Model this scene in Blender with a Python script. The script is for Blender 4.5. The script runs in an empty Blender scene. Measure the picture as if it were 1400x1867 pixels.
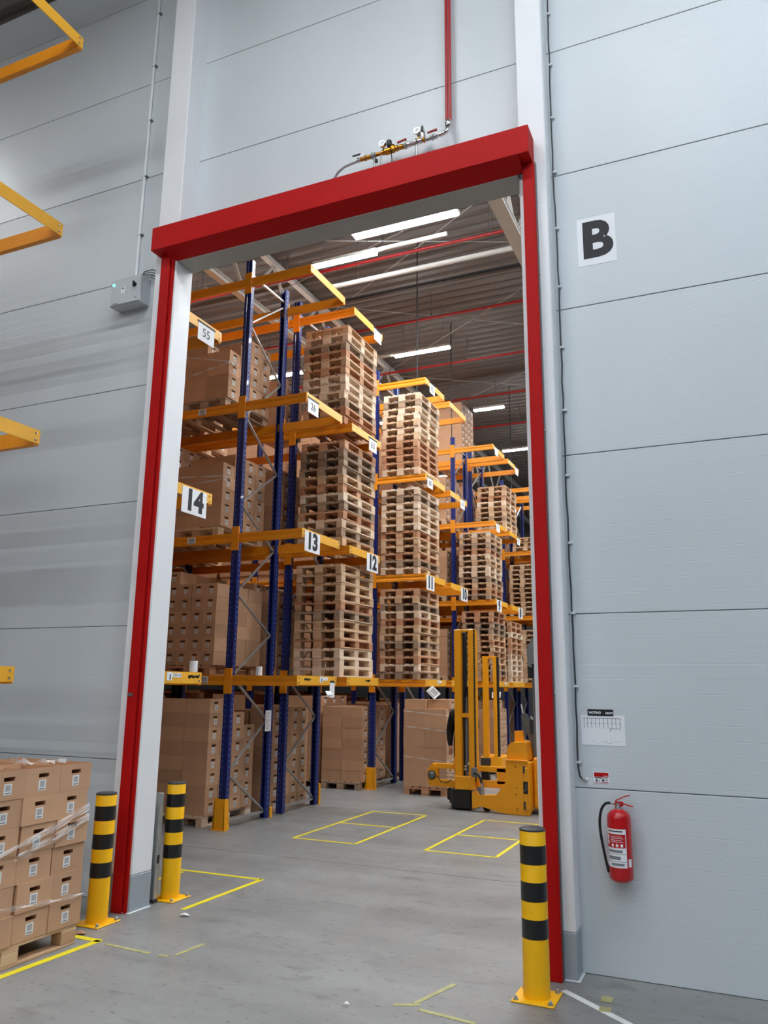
import bpy, math, random
from mathutils import Vector, Matrix
random.seed(7)
sc = bpy.context.scene
COL = sc.collection
# ------------------------------------------------------------------ camera
F_PX, YAW, PITCH, ROLL, CAM_Z = 1432.81, -0.419261827, 0.217580573, 0.0105216427, 1.911
fw = Vector((math.sin(YAW)*math.cos(PITCH), math.cos(YAW)*math.cos(PITCH), math.sin(PITCH)))
rt = Vector((math.cos(YAW), -math.sin(YAW), 0))
up = rt.cross(fw)
r2 = rt*math.cos(ROLL) + up*math.sin(ROLL)
u2 = -rt*math.sin(ROLL) + up*math.cos(ROLL)
cd = bpy.data.cameras.new('camera'); cam = bpy.data.objects.new('camera', cd); COL.objects.link(cam)
m = Matrix.Identity(4)
for i in range(3):
    m[i][0], m[i][1], m[i][2] = r2[i], u2[i], -fw[i]
m[2][3] = CAM_Z
cam.matrix_world = m
cd.sensor_fit = 'HORIZONTAL'; cd.sensor_width = 36.0; cd.lens = F_PX*36.0/1400.0
cd.clip_start = 0.05; cd.clip_end = 200
sc.camera = cam
# ------------------------------------------------------------------ world, exposure, lamp strengths
w = bpy.data.worlds.new('world'); sc.world = w; w.use_nodes = True
w.node_tree.nodes['Background'].inputs[0].default_value = (0.80, 0.86, 0.95, 1)
w.node_tree.nodes['Background'].inputs[1].default_value = 0.30
vs = sc.view_settings
vs.view_transform = 'Standard'; vs.look = 'None'; vs.gamma = 1.0; vs.exposure = 0.0; vs.use_curve_mapping = False
LAMP_NEAR = 75.0      # strip luminaires of the near hall
LAMP_FAR = 112.0       # strip luminaires of the far hall

# ================================================================== materials
def nt(name):
    mt = bpy.data.materials.new(name); mt.use_nodes = True
    return mt, mt.node_tree.nodes, mt.node_tree.links, mt.node_tree.nodes['Principled BSDF']
def N(nodes, typ, **kw):
    n = nodes.new(typ)
    for k, v in kw.items():
        if k.startswith('i_'):
            key = k[2:]
            n.inputs[int(key) if key.isdigit() else key].default_value = v
        else: setattr(n, k, v)
    return n
def c4(c): return (c[0], c[1], c[2], 1)
def srgb(r, g, b):
    f = lambda v: (v/255/12.92) if v/255 <= .04045 else ((v/255+.055)/1.055)**2.4
    return (f(r), f(g), f(b))
def plain(name, col, rough=.5, metal=0.0, var=0.0, scale=6.0, bump=0.0, bscale=80.0, coat=0.0, objvar=0.0):
    mt, n, l, b = nt(name)
    b.inputs['Base Color'].default_value = c4(col); b.inputs['Roughness'].default_value = rough
    b.inputs['Metallic'].default_value = metal; b.inputs['Coat Weight'].default_value = coat
    tc = N(n, 'ShaderNodeTexCoord')
    src = None
    if var > 0:
        ns = N(n, 'ShaderNodeTexNoise', i_Scale=scale, i_Detail=5.0); l.new(tc.outputs['Object'], ns.inputs['Vector'])
        mr = N(n, 'ShaderNodeMapRange', i_1=.3, i_2=.7, i_3=1-var, i_4=1+var); l.new(ns.outputs['Fac'], mr.inputs[0])
        src = mr.outputs[0]
    if objvar > 0:
        oi = N(n, 'ShaderNodeObjectInfo')
        mr2 = N(n, 'ShaderNodeMapRange', i_1=0., i_2=1., i_3=1-objvar, i_4=1+objvar); l.new(oi.outputs['Random'], mr2.inputs[0])
        if src:
            mm = N(n, 'ShaderNodeMath', operation='MULTIPLY'); l.new(src, mm.inputs[0]); l.new(mr2.outputs[0], mm.inputs[1]); src = mm.outputs[0]
        else: src = mr2.outputs[0]
    if src:
        vm = N(n, 'ShaderNodeVectorMath', operation='SCALE'); vm.inputs[0].default_value = col; l.new(src, vm.inputs['Scale'])
        l.new(vm.outputs[0], b.inputs['Base Color'])
    if bump > 0:
        nb = N(n, 'ShaderNodeTexNoise', i_Scale=bscale, i_Detail=3.0); l.new(tc.outputs['Object'], nb.inputs['Vector'])
        bp = N(n, 'ShaderNodeBump', i_Strength=bump, i_Distance=.004); l.new(nb.outputs['Fac'], bp.inputs['Height']); l.new(bp.outputs[0], b.inputs['Normal'])
    return mt
def emis(name, col, st):
    mt, n, l, b = nt(name)
    b.inputs['Base Color'].default_value = c4(col); b.inputs['Emission Color'].default_value = c4(col); b.inputs['Emission Strength'].default_value = st
    return mt
M = {}
M['red'] = plain('red_paint', srgb(184, 14, 14), .6, var=.05, scale=2.0); M['red'].node_tree.nodes['Principled BSDF'].inputs['Specular IOR Level'].default_value = .18
M['redpipe'] = plain('red_pipe_paint', srgb(170, 22, 26), .4, var=.05)
M['orange'] = plain('rack_orange', srgb(240, 150, 22), .45, var=.05, scale=3.0)
M['armyellow'] = plain('end_beam_yellow', srgb(250, 184, 52), .45, var=.04, scale=3.0)
M['truck'] = plain('truck_orange_yellow', srgb(255, 172, 18), .42, var=.05, scale=4.0, coat=.1)
M['guard'] = plain('guard_yellow', srgb(255, 174, 18), .45, var=.06, scale=9.0)
M['blue'] = plain('upright_blue', srgb(6, 34, 108), .4, var=.08, scale=3.0, coat=.1)
M['slot'] = plain('slot_light', srgb(120, 138, 178), .5)  # pale plates stand in for light showing through the upright holes
M['galv'] = plain('galvanised_steel', srgb(176, 178, 178), .38, metal=.65, var=.12, scale=14.0)
M['chrome'] = plain('chrome', srgb(214, 214, 214), .18, metal=1.0)
M['brass'] = plain('brass', srgb(196, 140, 50), .28, metal=1.0, var=.1)
M['steelgrey'] = plain('grey_steel', srgb(110, 112, 112), .4, metal=.3, var=.06)
M['byellow'] = plain('bollard_yellow', srgb(255, 192, 0), .45, var=.03, scale=5.0)
M['bblack'] = plain('bollard_black', srgb(22, 22, 23), .32, coat=.2)
M['black'] = plain('black_rubber', srgb(24, 24, 26), .5)
M['darkgrey'] = plain('dark_grey_plastic', srgb(58, 60, 63), .5)
M['midgrey'] = plain('mid_grey_plastic', srgb(120, 123, 126), .5)
M['cloth'] = plain('black_cloth', srgb(16, 16, 18), .9, bump=.2, bscale=200)
M['skin'] = plain('skin', srgb(205, 150, 128), .5)
M['hair'] = plain('dark_hair', srgb(30, 24, 22), .6, bump=.4, bscale=120)
M['white'] = plain('white_paint', srgb(226, 229, 232), .45, var=.02)
M['whitesteel'] = plain('white_steel', srgb(214, 214, 210), .45, var=.03)
M['column'] = plain('column_white', srgb(238, 240, 243), .5, var=.02, scale=1.5)
M['lintel'] = plain('lintel_shaded', srgb(166, 164, 158), .6, var=.02)  # off-white like the columns, darkened to carry the shade of its underside
M['band'] = plain('column_grey_band', srgb(160, 170, 178), .5, var=.03)
M['box_grey'] = plain('enclosure_grey', srgb(196, 202, 206), .35, metal=0.0)
M['paper'] = plain('paper', srgb(240, 242, 246), .7)
M['ink'] = plain('ink', srgb(18, 20, 28), .6)
M['greyink'] = plain('grey_ink', srgb(130, 134, 142), .6)
M['seal'] = plain('sealant', srgb(228, 232, 236), .6)
M['joint'] = plain('panel_joint', srgb(70, 76, 80), .6)
M['tape'] = plain('yellow_tape', srgb(240, 222, 40), .45, var=.08, scale=12.0)
M['whitetape'] = plain('white_tape', srgb(232, 234, 232), .45, var=.05, scale=12.0)
M['ceil'] = plain('roof_deck', srgb(114, 109, 106), .55, var=.05, scale=.7)
M['green'] = emis('green_led', (.1, 1, .6), 4.0)
M['lampN'] = emis('near_strip_diffuser', (.96, .985, 1.0), LAMP_NEAR)
M['lampB'] = emis('blue_tinted_strip', (.78, .89, 1.0), LAMP_NEAR*.92)  # tinted blue in place of window daylight on the right wall
M['lampF'] = emis('far_strip_diffuser', (.97, .985, 1.0), LAMP_FAR)
M['outerwall'] = plain('hall_wall', srgb(112, 114, 116), .5)

def mat_panel():
    mt, n, l, b = nt('sandwich_panel')
    tc = N(n, 'ShaderNodeTexCoord'); sx = N(n, 'ShaderNodeSeparateXYZ'); geo = N(n, 'ShaderNodeNewGeometry')
    l.new(geo.outputs['Position'], sx.inputs[0])
    ns = N(n, 'ShaderNodeTexNoise', i_Scale=.8, i_Detail=3.0); l.new(geo.outputs['Position'], ns.inputs['Vector'])
    mr = N(n, 'ShaderNodeMapRange', i_1=.3, i_2=.7, i_3=.97, i_4=1.03); l.new(ns.outputs['Fac'], mr.inputs[0])
    vm = N(n, 'ShaderNodeVectorMath', operation='SCALE'); vm.inputs[0].default_value = srgb(209, 216, 220); l.new(mr.outputs[0], vm.inputs['Scale'])
    l.new(vm.outputs[0], b.inputs['Base Color'])
    b.inputs['Roughness'].default_value = .40; b.inputs['Coat Weight'].default_value = .0; b.inputs['IOR'].default_value = 1.5
    # fine rolled lines every 104 mm
    d = N(n, 'ShaderNodeMath', operation='DIVIDE', i_1=.104); l.new(sx.outputs['Z'], d.inputs[0])
    fr = N(n, 'ShaderNodeMath', operation='FRACT'); l.new(d.outputs[0], fr.inputs[0])
    pg = N(n, 'ShaderNodeMath', operation='PINGPONG', i_1=.5); l.new(fr.outputs[0], pg.inputs[0])
    mr2 = N(n, 'ShaderNodeMapRange', i_1=0., i_2=.03, i_3=0., i_4=1.); l.new(pg.outputs[0], mr2.inputs[0])
    bp = N(n, 'ShaderNodeBump', i_Strength=.42, i_Distance=.0018); l.new(mr2.outputs[0], bp.inputs['Height'])
    # slight oil-canning of the sheet
    mp = N(n, 'ShaderNodeMapping'); mp.inputs['Scale'].default_value = (.5, .5, 5.0); l.new(geo.outputs['Position'], mp.inputs[0])
    n2 = N(n, 'ShaderNodeTexNoise', i_Scale=1.2, i_Detail=2.0); l.new(mp.outputs[0], n2.inputs['Vector'])
    bp2 = N(n, 'ShaderNodeBump', i_Strength=.25, i_Distance=.004); l.new(n2.outputs['Fac'], bp2.inputs['Height']); l.new(bp.outputs[0], bp2.inputs['Normal'])
    l.new(bp2.outputs[0], b.inputs['Normal'])
    return mt
M['panel'] = mat_panel()

def mat_floor():
    mt, n, l, b = nt('concrete_floor')
    geo = N(n, 'ShaderNodeNewGeometry')
    def noise(sc_, det, vec=None, stretch=None):
        t = N(n, 'ShaderNodeTexNoise', i_Scale=sc_, i_Detail=det)
        if stretch:
            mp = N(n, 'ShaderNodeMapping'); mp.inputs['Scale'].default_value = stretch; l.new(geo.outputs['Position'], mp.inputs[0]); l.new(mp.outputs[0], t.inputs['Vector'])
        else: l.new(geo.outputs['Position'], t.inputs['Vector'])
        return t.outputs['Fac']
    def rng(s, a, b_, c, d):
        r = N(n, 'ShaderNodeMapRange', i_1=a, i_2=b_, i_3=c, i_4=d); l.new(s, r.inputs[0]); return r.outputs[0]
    def mul(a, b_):
        q = N(n, 'ShaderNodeMath', operation='MULTIPLY'); l.new(a, q.inputs[0]); l.new(b_, q.inputs[1]); return q.outputs[0]
    base = rng(noise(.45, 4.0), .3, .7, .90, 1.08)
    fine = rng(noise(9.0, 6.0), .3, .7, .96, 1.04)
    smear = rng(noise(1.0, 4.0, stretch=(.35, 2.6, 1)), .35, .65, .90, 1.06)
    dirt = rng(noise(2.6, 6.0, stretch=(1, 2.0, 1)), .58, .74, 1.0, .70)
    spots = rng(noise(13.0, 2.0, stretch=(1, 2.2, 1)), .63, .70, 1.0, .62)
    marks = rng(noise(.9, 5.0, stretch=(1.6, .22, 1)), .60, .72, 1.0, .80)
    f = mul(mul(mul(mul(mul(base, fine), smear), dirt), spots), marks)
    vm = N(n, 'ShaderNodeVectorMath', operation='SCALE'); vm.inputs[0].default_value = srgb(139, 140, 139); l.new(f, vm.inputs['Scale'])
    l.new(vm.outputs[0], b.inputs['Base Color'])
    rr = rng(noise(1.6, 4.0), .3, .7, .32, .52); l.new(rr, b.inputs['Roughness'])
    bp = N(n, 'ShaderNodeBump', i_Strength=.12, i_Distance=.004); l.new(noise(30.0, 4.0), bp.inputs['Height']); l.new(bp.outputs[0], b.inputs['Normal'])
    return mt
M['floor'] = mat_floor()

def mat_wood(name, dark, mid, light):
    mt, n, l, b = nt(name)
    tc = N(n, 'ShaderNodeTexCoord'); oi = N(n, 'ShaderNodeObjectInfo')
    add = N(n, 'ShaderNodeVectorMath', operation='ADD'); l.new(tc.outputs['Object'], add.inputs[0])
    sc3 = N(n, 'ShaderNodeVectorMath', operation='SCALE'); sc3.inputs[0].default_value = (7, 13, 5); l.new(oi.outputs['Random'], sc3.inputs['Scale']); l.new(sc3.outputs[0], add.inputs[1])
    mp = N(n, 'ShaderNodeMapping'); mp.inputs['Scale'].default_value = (3, 3, 22); l.new(add.outputs[0], mp.inputs[0])
    ns = N(n, 'ShaderNodeTexNoise', i_Scale=2.2, i_Detail=5.0); l.new(mp.outputs[0], ns.inputs['Vector'])
    cr = N(n, 'ShaderNodeValToRGB'); e = cr.color_ramp.elements
    e[0].position, e[0].color = 0.05, c4(dark); e[1].position, e[1].color = .95, c4(light)
    x = e.new(.45); x.color = c4(mid)
    mx = N(n, 'ShaderNodeMath', operation='MULTIPLY_ADD', i_1=.5, i_2=-.25); l.new(ns.outputs['Fac'], mx.inputs[0])
    ad = N(n, 'ShaderNodeMath', operation='ADD'); l.new(mx.outputs[0], ad.inputs[0])
    rr = N(n, 'ShaderNodeMapRange', i_1=0., i_2=1., i_3=.2, i_4=.85); l.new(oi.outputs['Random'], rr.inputs[0]); l.new(rr.outputs[0], ad.inputs[1])
    l.new(ad.outputs[0], cr.inputs[0]); l.new(cr.outputs[0], b.inputs['Base Color'])
    b.inputs['Roughness'].default_value = .75
    return mt
WOODS = [mat_wood('pallet_wood_pale', srgb(206, 174, 142), srgb(226, 200, 172), srgb(242, 224, 200)),
         mat_wood('pallet_wood_tan', srgb(176, 136, 102), srgb(204, 168, 132), srgb(224, 194, 160)),
         mat_wood('pallet_wood_reddish', srgb(158, 106, 74), srgb(190, 138, 102), srgb(212, 170, 134)),
         mat_wood('pallet_wood_grey', srgb(134, 112, 94), srgb(164, 138, 114), srgb(188, 162, 136))]
M['wood'] = WOODS[1]

def mat_card():
    mt, n, l, b = nt('corrugated_card')
    tc = N(n, 'ShaderNodeTexCoord'); oi = N(n, 'ShaderNodeObjectInfo')
    ns = N(n, 'ShaderNodeTexNoise', i_Scale=5.0, i_Detail=4.0); l.new(tc.outputs['Object'], ns.inputs['Vector'])
    mr = N(n, 'ShaderNodeMapRange', i_1=.3, i_2=.7, i_3=.95, i_4=1.05); l.new(ns.outputs['Fac'], mr.inputs[0])
    m2 = N(n, 'ShaderNodeMapRange', i_1=0., i_2=1., i_3=.86, i_4=1.1); l.new(oi.outputs['Random'], m2.inputs[0])
    mm = N(n, 'ShaderNodeMath', operation='MULTIPLY'); l.new(mr.outputs[0], mm.inputs[0]); l.new(m2.outputs[0], mm.inputs[1])
    vm = N(n, 'ShaderNodeVectorMath', operation='SCALE'); vm.inputs[0].default_value = srgb(196, 154, 120); l.new(mm.outputs[0], vm.inputs['Scale'])
    l.new(vm.outputs[0], b.inputs['Base Color']); b.inputs['Roughness'].default_value = .8
    return mt
M['card'] = mat_card()

def mat_barcode():
    mt, n, l, b = nt('barcode_label')
    uv = N(n, 'ShaderNodeUVMap'); s = N(n, 'ShaderNodeSeparateXYZ'); l.new(uv.outputs[0], s.inputs[0])
    def step(src, a, b_):
        g = N(n, 'ShaderNodeMath', operation='GREATER_THAN', i_1=a); l.new(src, g.inputs[0])
        k = N(n, 'ShaderNodeMath', operation='LESS_THAN', i_1=b_); l.new(src, k.inputs[0])
        q = N(n, 'ShaderNodeMath', operation='MULTIPLY'); l.new(g.outputs[0], q.inputs[0]); l.new(k.outputs[0], q.inputs[1]); return q.outputs[0]
    u, v = s.outputs['X'], s.outputs['Y']
    def mul(a, b_):
        q = N(n, 'ShaderNodeMath', operation='MULTIPLY'); l.new(a, q.inputs[0]); l.new(b_, q.inputs[1]); return q.outputs[0]
    ns = N(n, 'ShaderNodeTexNoise', noise_dimensions='1D', i_Scale=26.0, i_Detail=1.0); l.new(u, ns.inputs['W'])
    st = N(n, 'ShaderNodeMapRange', i_1=.42, i_2=.58, i_3=.35, i_4=1.0); l.new(ns.outputs['Fac'], st.inputs[0])
    bars = mul(mul(step(u, .18, .82), step(v, .32, .88)), st.outputs[0])
    cap = mul(step(u, .14, .86), step(v, .08, .2))
    ad = N(n, 'ShaderNodeMath', operation='ADD'); l.new(bars, ad.inputs[0]); l.new(cap, ad.inputs[1])
    mx = N(n, 'ShaderNodeMix', data_type='RGBA'); mx.inputs['A'].default_value = c4(srgb(232, 232, 230)); mx.inputs['B'].default_value = c4(srgb(128, 130, 138))
    l.new(ad.outputs[0], mx.inputs['Factor']); l.new(mx.outputs['Result'], b.inputs['Base Color']); b.inputs['Roughness'].default_value = .5
    return mt
M['barcode'] = mat_barcode()

def mat_film():
    mt, n, l, b = nt('stretch_film')
    out = n['Material Output']; tr = N(n, 'ShaderNodeBsdfTransparent'); mx = N(n, 'ShaderNodeMixShader', i_0=.22)
    b.inputs['Base Color'].default_value = (.9, .92, .94, 1); b.inputs['Roughness'].default_value = .12
    tc = N(n, 'ShaderNodeTexCoord'); ns = N(n, 'ShaderNodeTexNoise', i_Scale=14.0, i_Detail=3.0); l.new(tc.outputs['Object'], ns.inputs['Vector'])
    mr = N(n, 'ShaderNodeMapRange', i_1=.4, i_2=.65, i_3=.04, i_4=.28); l.new(ns.outputs['Fac'], mr.inputs[0]); l.new(mr.outputs[0], mx.inputs[0])
    l.new(tr.outputs[0], mx.inputs[1]); l.new(b.outputs[0], mx.inputs[2]); l.new(mx.outputs[0], out.inputs[0])
    return mt
M['film'] = mat_film()
def mat_strand():
    mt, n, l, b = nt('film_strand')
    out = n['Material Output']; tr = N(n, 'ShaderNodeBsdfTransparent'); mx = N(n, 'ShaderNodeMixShader', i_0=.62)
    b.inputs['Base Color'].default_value = (.92, .92, .92, 1); b.inputs['Roughness'].default_value = .15
    l.new(tr.outputs[0], mx.inputs[1]); l.new(b.outputs[0], mx.inputs[2]); l.new(mx.outputs[0], out.inputs[0])
    return mt
M['strand'] = mat_strand()

# ================================================================== mesh helpers
class MB:
    def __init__(s): s.v, s.f, s.m = [], [], []
    def add(s, vs_, fs, mi=0):
        o = len(s.v); s.v += [tuple(q) for q in vs_]; s.f += [tuple(i+o for i in q) for q in fs]; s.m += [mi]*len(fs); return s
    def box(s, x0, x1, y0, y1, z0, z1, mi=0):
        return s.add([(x0,y0,z0),(x1,y0,z0),(x1,y1,z0),(x0,y1,z0),(x0,y0,z1),(x1,y0,z1),(x1,y1,z1),(x0,y1,z1)],
                     [(0,3,2,1),(4,5,6,7),(0,1,5,4),(1,2,6,5),(2,3,7,6),(3,0,4,7)], mi)
    def cbox(s, x0, x1, y0, y1, z0, z1, c=.006, mi=0):
        # box with chamfered edges
        xs, ys, zs = (x0, x0+c, x1-c, x1), (y0, y0+c, y1-c, y1), (z0, z0+c, z1-c, z1)
        vid = {}; vl = []
        def V(i, j, k):
            if (i, j, k) not in vid: vid[(i, j, k)] = len(vl); vl.append((xs[i], ys[j], zs[k]))
            return vid[(i, j, k)]
        fl = []
        A, B = 1, 2
        fl += [(V(0,A,A),V(0,A,B),V(0,B,B),V(0,B,A)), (V(3,A,A),V(3,B,A),V(3,B,B),V(3,A,B)),
               (V(A,0,A),V(B,0,A),V(B,0,B),V(A,0,B)), (V(A,3,A),V(A,3,B),V(B,3,B),V(B,3,A)),
               (V(A,A,0),V(A,B,0),V(B,B,0),V(B,A,0)), (V(A,A,3),V(B,A,3),V(B,B,3),V(A,B,3))]
        for a in (0, 3):
            p = A if a == 0 else B
            for b in (0, 3):
                q = A if b == 0 else B
                fl += [(V(a,q,A),V(a,q,B),V(p,b,B),V(p,b,A)), (V(a,A,q),V(a,B,q),V(p,B,b),V(p,A,b)), (V(A,a,q),V(B,a,q),V(B,p,b),V(A,p,b))]
                for c_ in (0, 3):
                    r = A if c_ == 0 else B
                    fl += [(V(a,q,r),V(p,b,r),V(p,q,c_))]
        return s.add(vl, fl, mi)
    def prism(s, prof, axis, a, b, mi=0):
        n = len(prof)
        def P(t, u, v): return {'x': (t, u, v), 'y': (u, t, v), 'z': (u, v, t)}[axis]
        vs_ = [P(a, *q) for q in prof] + [P(b, *q) for q in prof]
        fs = [(i, (i+1) % n, n+(i+1) % n, n+i) for i in range(n)] + [tuple(range(n))[::-1], tuple(range(n, 2*n))]
        return s.add(vs_, fs, mi)
    def tube(s, pts, r, n=8, mi=0, r_end=None):
        pts = [Vector(p) for p in pts]; rings = []; vs_ = []; fs = []
        prev = None
        for i, p in enumerate(pts):
            t = (pts[min(i+1, len(pts)-1)] - pts[max(i-1, 0)]).normalized()
            if prev is None:
                a = Vector((0, 0, 1)) if abs(t.z) < .9 else Vector((1, 0, 0)); u = t.cross(a).normalized()
            else: u = (prev - t*prev.dot(t)).normalized()
            prev = u; w_ = t.cross(u)
            rr = r if r_end is None else r + (r_end-r)*i/(len(pts)-1)
            for k in range(n):
                an = 2*math.pi*k/n; vs_.append(p + (u*math.cos(an) + w_*math.sin(an))*rr)
        for i in range(len(pts)-1):
            for k in range(n): fs.append((i*n+k, i*n+(k+1) % n, (i+1)*n+(k+1) % n, (i+1)*n+k))
        fs += [tuple(range(n))[::-1], tuple(range((len(pts)-1)*n, len(pts)*n))]
        return s.add(vs_, fs, mi)
    def lathe(s, prof, c, axis='z', n=24, mi=0):
        vs_, fs = [], []
        for (r, t) in prof:
            for k in range(n):
                a = 2*math.pi*k/n; u, v = r*math.cos(a), r*math.sin(a)
                d = {'z': (u, v, t), 'y': (u, t, v), 'x': (t, u, v)}[axis]
                vs_.append((c[0]+d[0], c[1]+d[1], c[2]+d[2]))
        for i in range(len(prof)-1):
            for k in range(n): fs.append((i*n+k, i*n+(k+1) % n, (i+1)*n+(k+1) % n, (i+1)*n+k))
        if prof[0][0] > 1e-5: fs.append(tuple(range(n))[::-1])
        if prof[-1][0] > 1e-5: fs.append(tuple(range((len(prof)-1)*n, len(prof)*n)))
        return s.add(vs_, fs, mi)
    def bar(s, a, b, wdt, hgt, mi=0):
        # rectangular bar between two points
        a, b = Vector(a), Vector(b); t = (b-a).normalized()
        up_ = Vector((0, 0, 1)) if abs(t.z) < .95 else Vector((1, 0, 0))
        u = t.cross(up_).normalized()*wdt/2; v = u.cross(t).normalized()*hgt/2
        vs_ = [a-u-v, a+u-v, a+u+v, a-u+v, b-u-v, b+u-v, b+u+v, b-u+v]
        return s.add(vs_, [(0,3,2,1),(4,5,6,7),(0,1,5,4),(1,2,6,5),(2,3,7,6),(3,0,4,7)], mi)
    def mesh(s, name, mats, smooth=False):
        me = bpy.data.meshes.new(name); me.from_pydata(s.v, [], s.f)
        for q in (mats if isinstance(mats, (list, tuple)) else [mats]): me.materials.append(q)
        me.polygons.foreach_set('material_index', s.m)
        import bmesh
        bm = bmesh.new(); bm.from_mesh(me); bmesh.ops.recalc_face_normals(bm, faces=bm.faces); bm.to_mesh(me); bm.free()
        if smooth:
            me.polygons.foreach_set('use_smooth', [True]*len(me.polygons))
            me.set_sharp_from_angle(angle=math.radians(38))
        me.update(); return me
    def build(s, name, mats, parent=None, loc=(0,0,0), smooth=False):
        return link(name, s.mesh(name, mats, smooth), parent, loc)
def curve(pts, n=5):
    # Catmull-Rom points through pts
    p = [Vector(q) for q in pts]; p = [p[0]*2-p[1]] + p + [p[-1]*2-p[-2]]; out = []
    for i in range(1, len(p)-2):
        for k in range(n):
            t = k/n; out.append(.5*((2*p[i]) + (p[i+1]-p[i-1])*t + (2*p[i-1]-5*p[i]+4*p[i+1]-p[i+2])*t*t + (3*p[i]-p[i-1]-3*p[i+1]+p[i+2])*t*t*t))
    return out + [p[-2]]
def link(name, data, parent=None, loc=(0,0,0), rot=(0,0,0)):
    o = bpy.data.objects.new(name, data); COL.objects.link(o); o.location = loc; o.rotation_euler = rot
    if parent: o.parent = parent
    return o
def tag(o, label=None, cat=None, group=None, kind=None):
    if label: o['label'] = label
    if cat: o['category'] = cat
    if group: o['group'] = group
    if kind: o['kind'] = kind
    return o
def thing(name, label, cat, loc=(0,0,0), group=None, kind=None):
    return tag(link(name, None, None, loc), label, cat, group, kind)
def off(p, *q): return tuple(a-b for a, b in zip(q, p))

def plate(name, wd, ht, th, mat, face, parent=None, loc=(0,0,0), back=None):
    """thin sheet with UV on its front; face '+x' or '-y'; loc = centre of the back side"""
    key = ('plate', round(wd,4), round(ht,4), round(th,5), mat.name, face)
    me = CACHE.get(key)
    if me is None:
        h, v = wd/2, ht/2
        if face == '+x': P = lambda u, q, d: (d, u, q)
        elif face == '-y': P = lambda u, q, d: (u, -d, q)
        else: P = lambda u, q, d: (u, q, d)
        vs_ = [P(-h,-v,th),P(h,-v,th),P(h,v,th),P(-h,v,th),P(-h,-v,0),P(h,-v,0),P(h,v,0),P(-h,v,0)]
        fs = [(0,1,2,3),(4,7,6,5),(0,4,5,1),(1,5,6,2),(2,6,7,3),(3,7,4,0)]
        me = bpy.data.meshes.new(name); me.from_pydata(vs_, [], fs); me.materials.append(mat)
        uv = me.uv_layers.new(name='UVMap')
        q = [(0,0),(1,0),(1,1),(0,1)]
        for li in range(4): uv.data[li].uv = q[li]
        for li in range(4, len(uv.data)): uv.data[li].uv = (.01,.01)
        me.update(); CACHE[key] = me
    return link(name, me, parent, loc)
CACHE = {}
def text(name, s, size, mat, face, parent, loc, bold=0.0, ext=.0006):
    cu = bpy.data.curves.new('txt', 'FONT'); cu.body = s; cu.size = size; cu.align_x = 'CENTER'; cu.align_y = 'CENTER'; cu.extrude = ext; cu.offset = bold
    cu.resolution_u = 4
    t = bpy.data.objects.new('txt', cu); COL.objects.link(t)
    bpy.context.view_layer.update()
    me = bpy.data.meshes.new_from_object(t.evaluated_get(bpy.context.evaluated_depsgraph_get()))
    bpy.data.objects.remove(t); bpy.data.curves.remove(cu)
    R = Matrix(((0,0,1,0),(1,0,0,0),(0,1,0,0),(0,0,0,1))) if face == '+x' else Matrix(((1,0,0,0),(0,0,-1,0),(0,1,0,0),(0,0,0,1)))
    me.transform(R); me.materials.clear(); me.materials.append(mat)
    return link(name, me, parent, loc)
SPELL = {6:'six',7:'seven',8:'eight',9:'nine',10:'ten',11:'eleven',12:'twelve',13:'thirteen',14:'fourteen',15:'fifteen'}
ORD = ['bottom', 'second', 'third', 'fourth', 'fifth', 'sixth', 'seventh', 'eighth', 'ninth', 'tenth', 'eleventh', 'twelfth', 'thirteenth']
CNT = ['first', 'second', 'third', 'fourth', 'fifth', 'sixth']

# ================================================================== setting
WY = 6.0                # wall face towards the camera
XL, XR = -5.02, -1.30   # clear ends of the side walls behind the columns
# floor
fl = MB().box(-34, 16, -24, 50, -.3, 0).build('floor', M['floor']); tag(fl, 'grey worn concrete warehouse floor', 'floor', kind='structure')
jt = MB().box(-20, 12, 8.29, 8.302, -.001, .0015).build('joint', plain('floor_joint', srgb(118, 118, 114), .7, var=.3, scale=5.0), fl)
# panel walls: joints every 1.24 m
PH = 1.2402; Z0 = 1.911 + 6*(-.1165)   # first joint height
joints = [0.0] + [Z0 + PH*i for i in range(0, 9)] + [11.9]
def panel_wall(name, x0, x1, z_from, label):
    root = tag(link(name, None, None, (0, WY, 0)), label, 'wall', kind='structure')
    MB().box(x0, x1, .004, .11, z_from, 11.9).build('wall_core', M['joint'], root)
    for a, b in zip(joints, joints[1:]):
        a2 = max(a, z_from)
        if b <= a2 + .02: continue
        MB().cbox(x0, x1, 0, .05, a2 + .003, b - .003, .003).build('wall_panel', M['panel'], root)
    return root
panel_wall('wall_left', -34, XL, 0, 'light grey horizontal panel wall left of the door opening')
panel_wall('wall_right', XR, 16, 0, 'pale blue-grey panel wall right of the door with the B sign')
panel_wall('wall_front', XL, XR, 6.40, 'light grey panel wall above the red door frame')
# surrounding shell of both halls
for nm, a in (('wall_far', (-34, 16, 50, 50.2, 0, 11.9)), ('wall_west', (-34.2, -34, -24, 50, 0, 11.9)), ('wall_east', (16, 16.2, -24, 50, 0, 11.9)), ('wall_back', (-34, 16, -24.2, -24, 0, 11.9))):
    tag(MB().box(*a).build(nm, M['outerwall']), {'wall_far': 'far end wall of the rack hall', 'wall_west': 'side wall at the left ends of the racks', 'wall_east': 'side wall beyond the right edge', 'wall_back': 'rear wall of the near hall'}[nm], 'wall', kind='structure')
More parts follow.
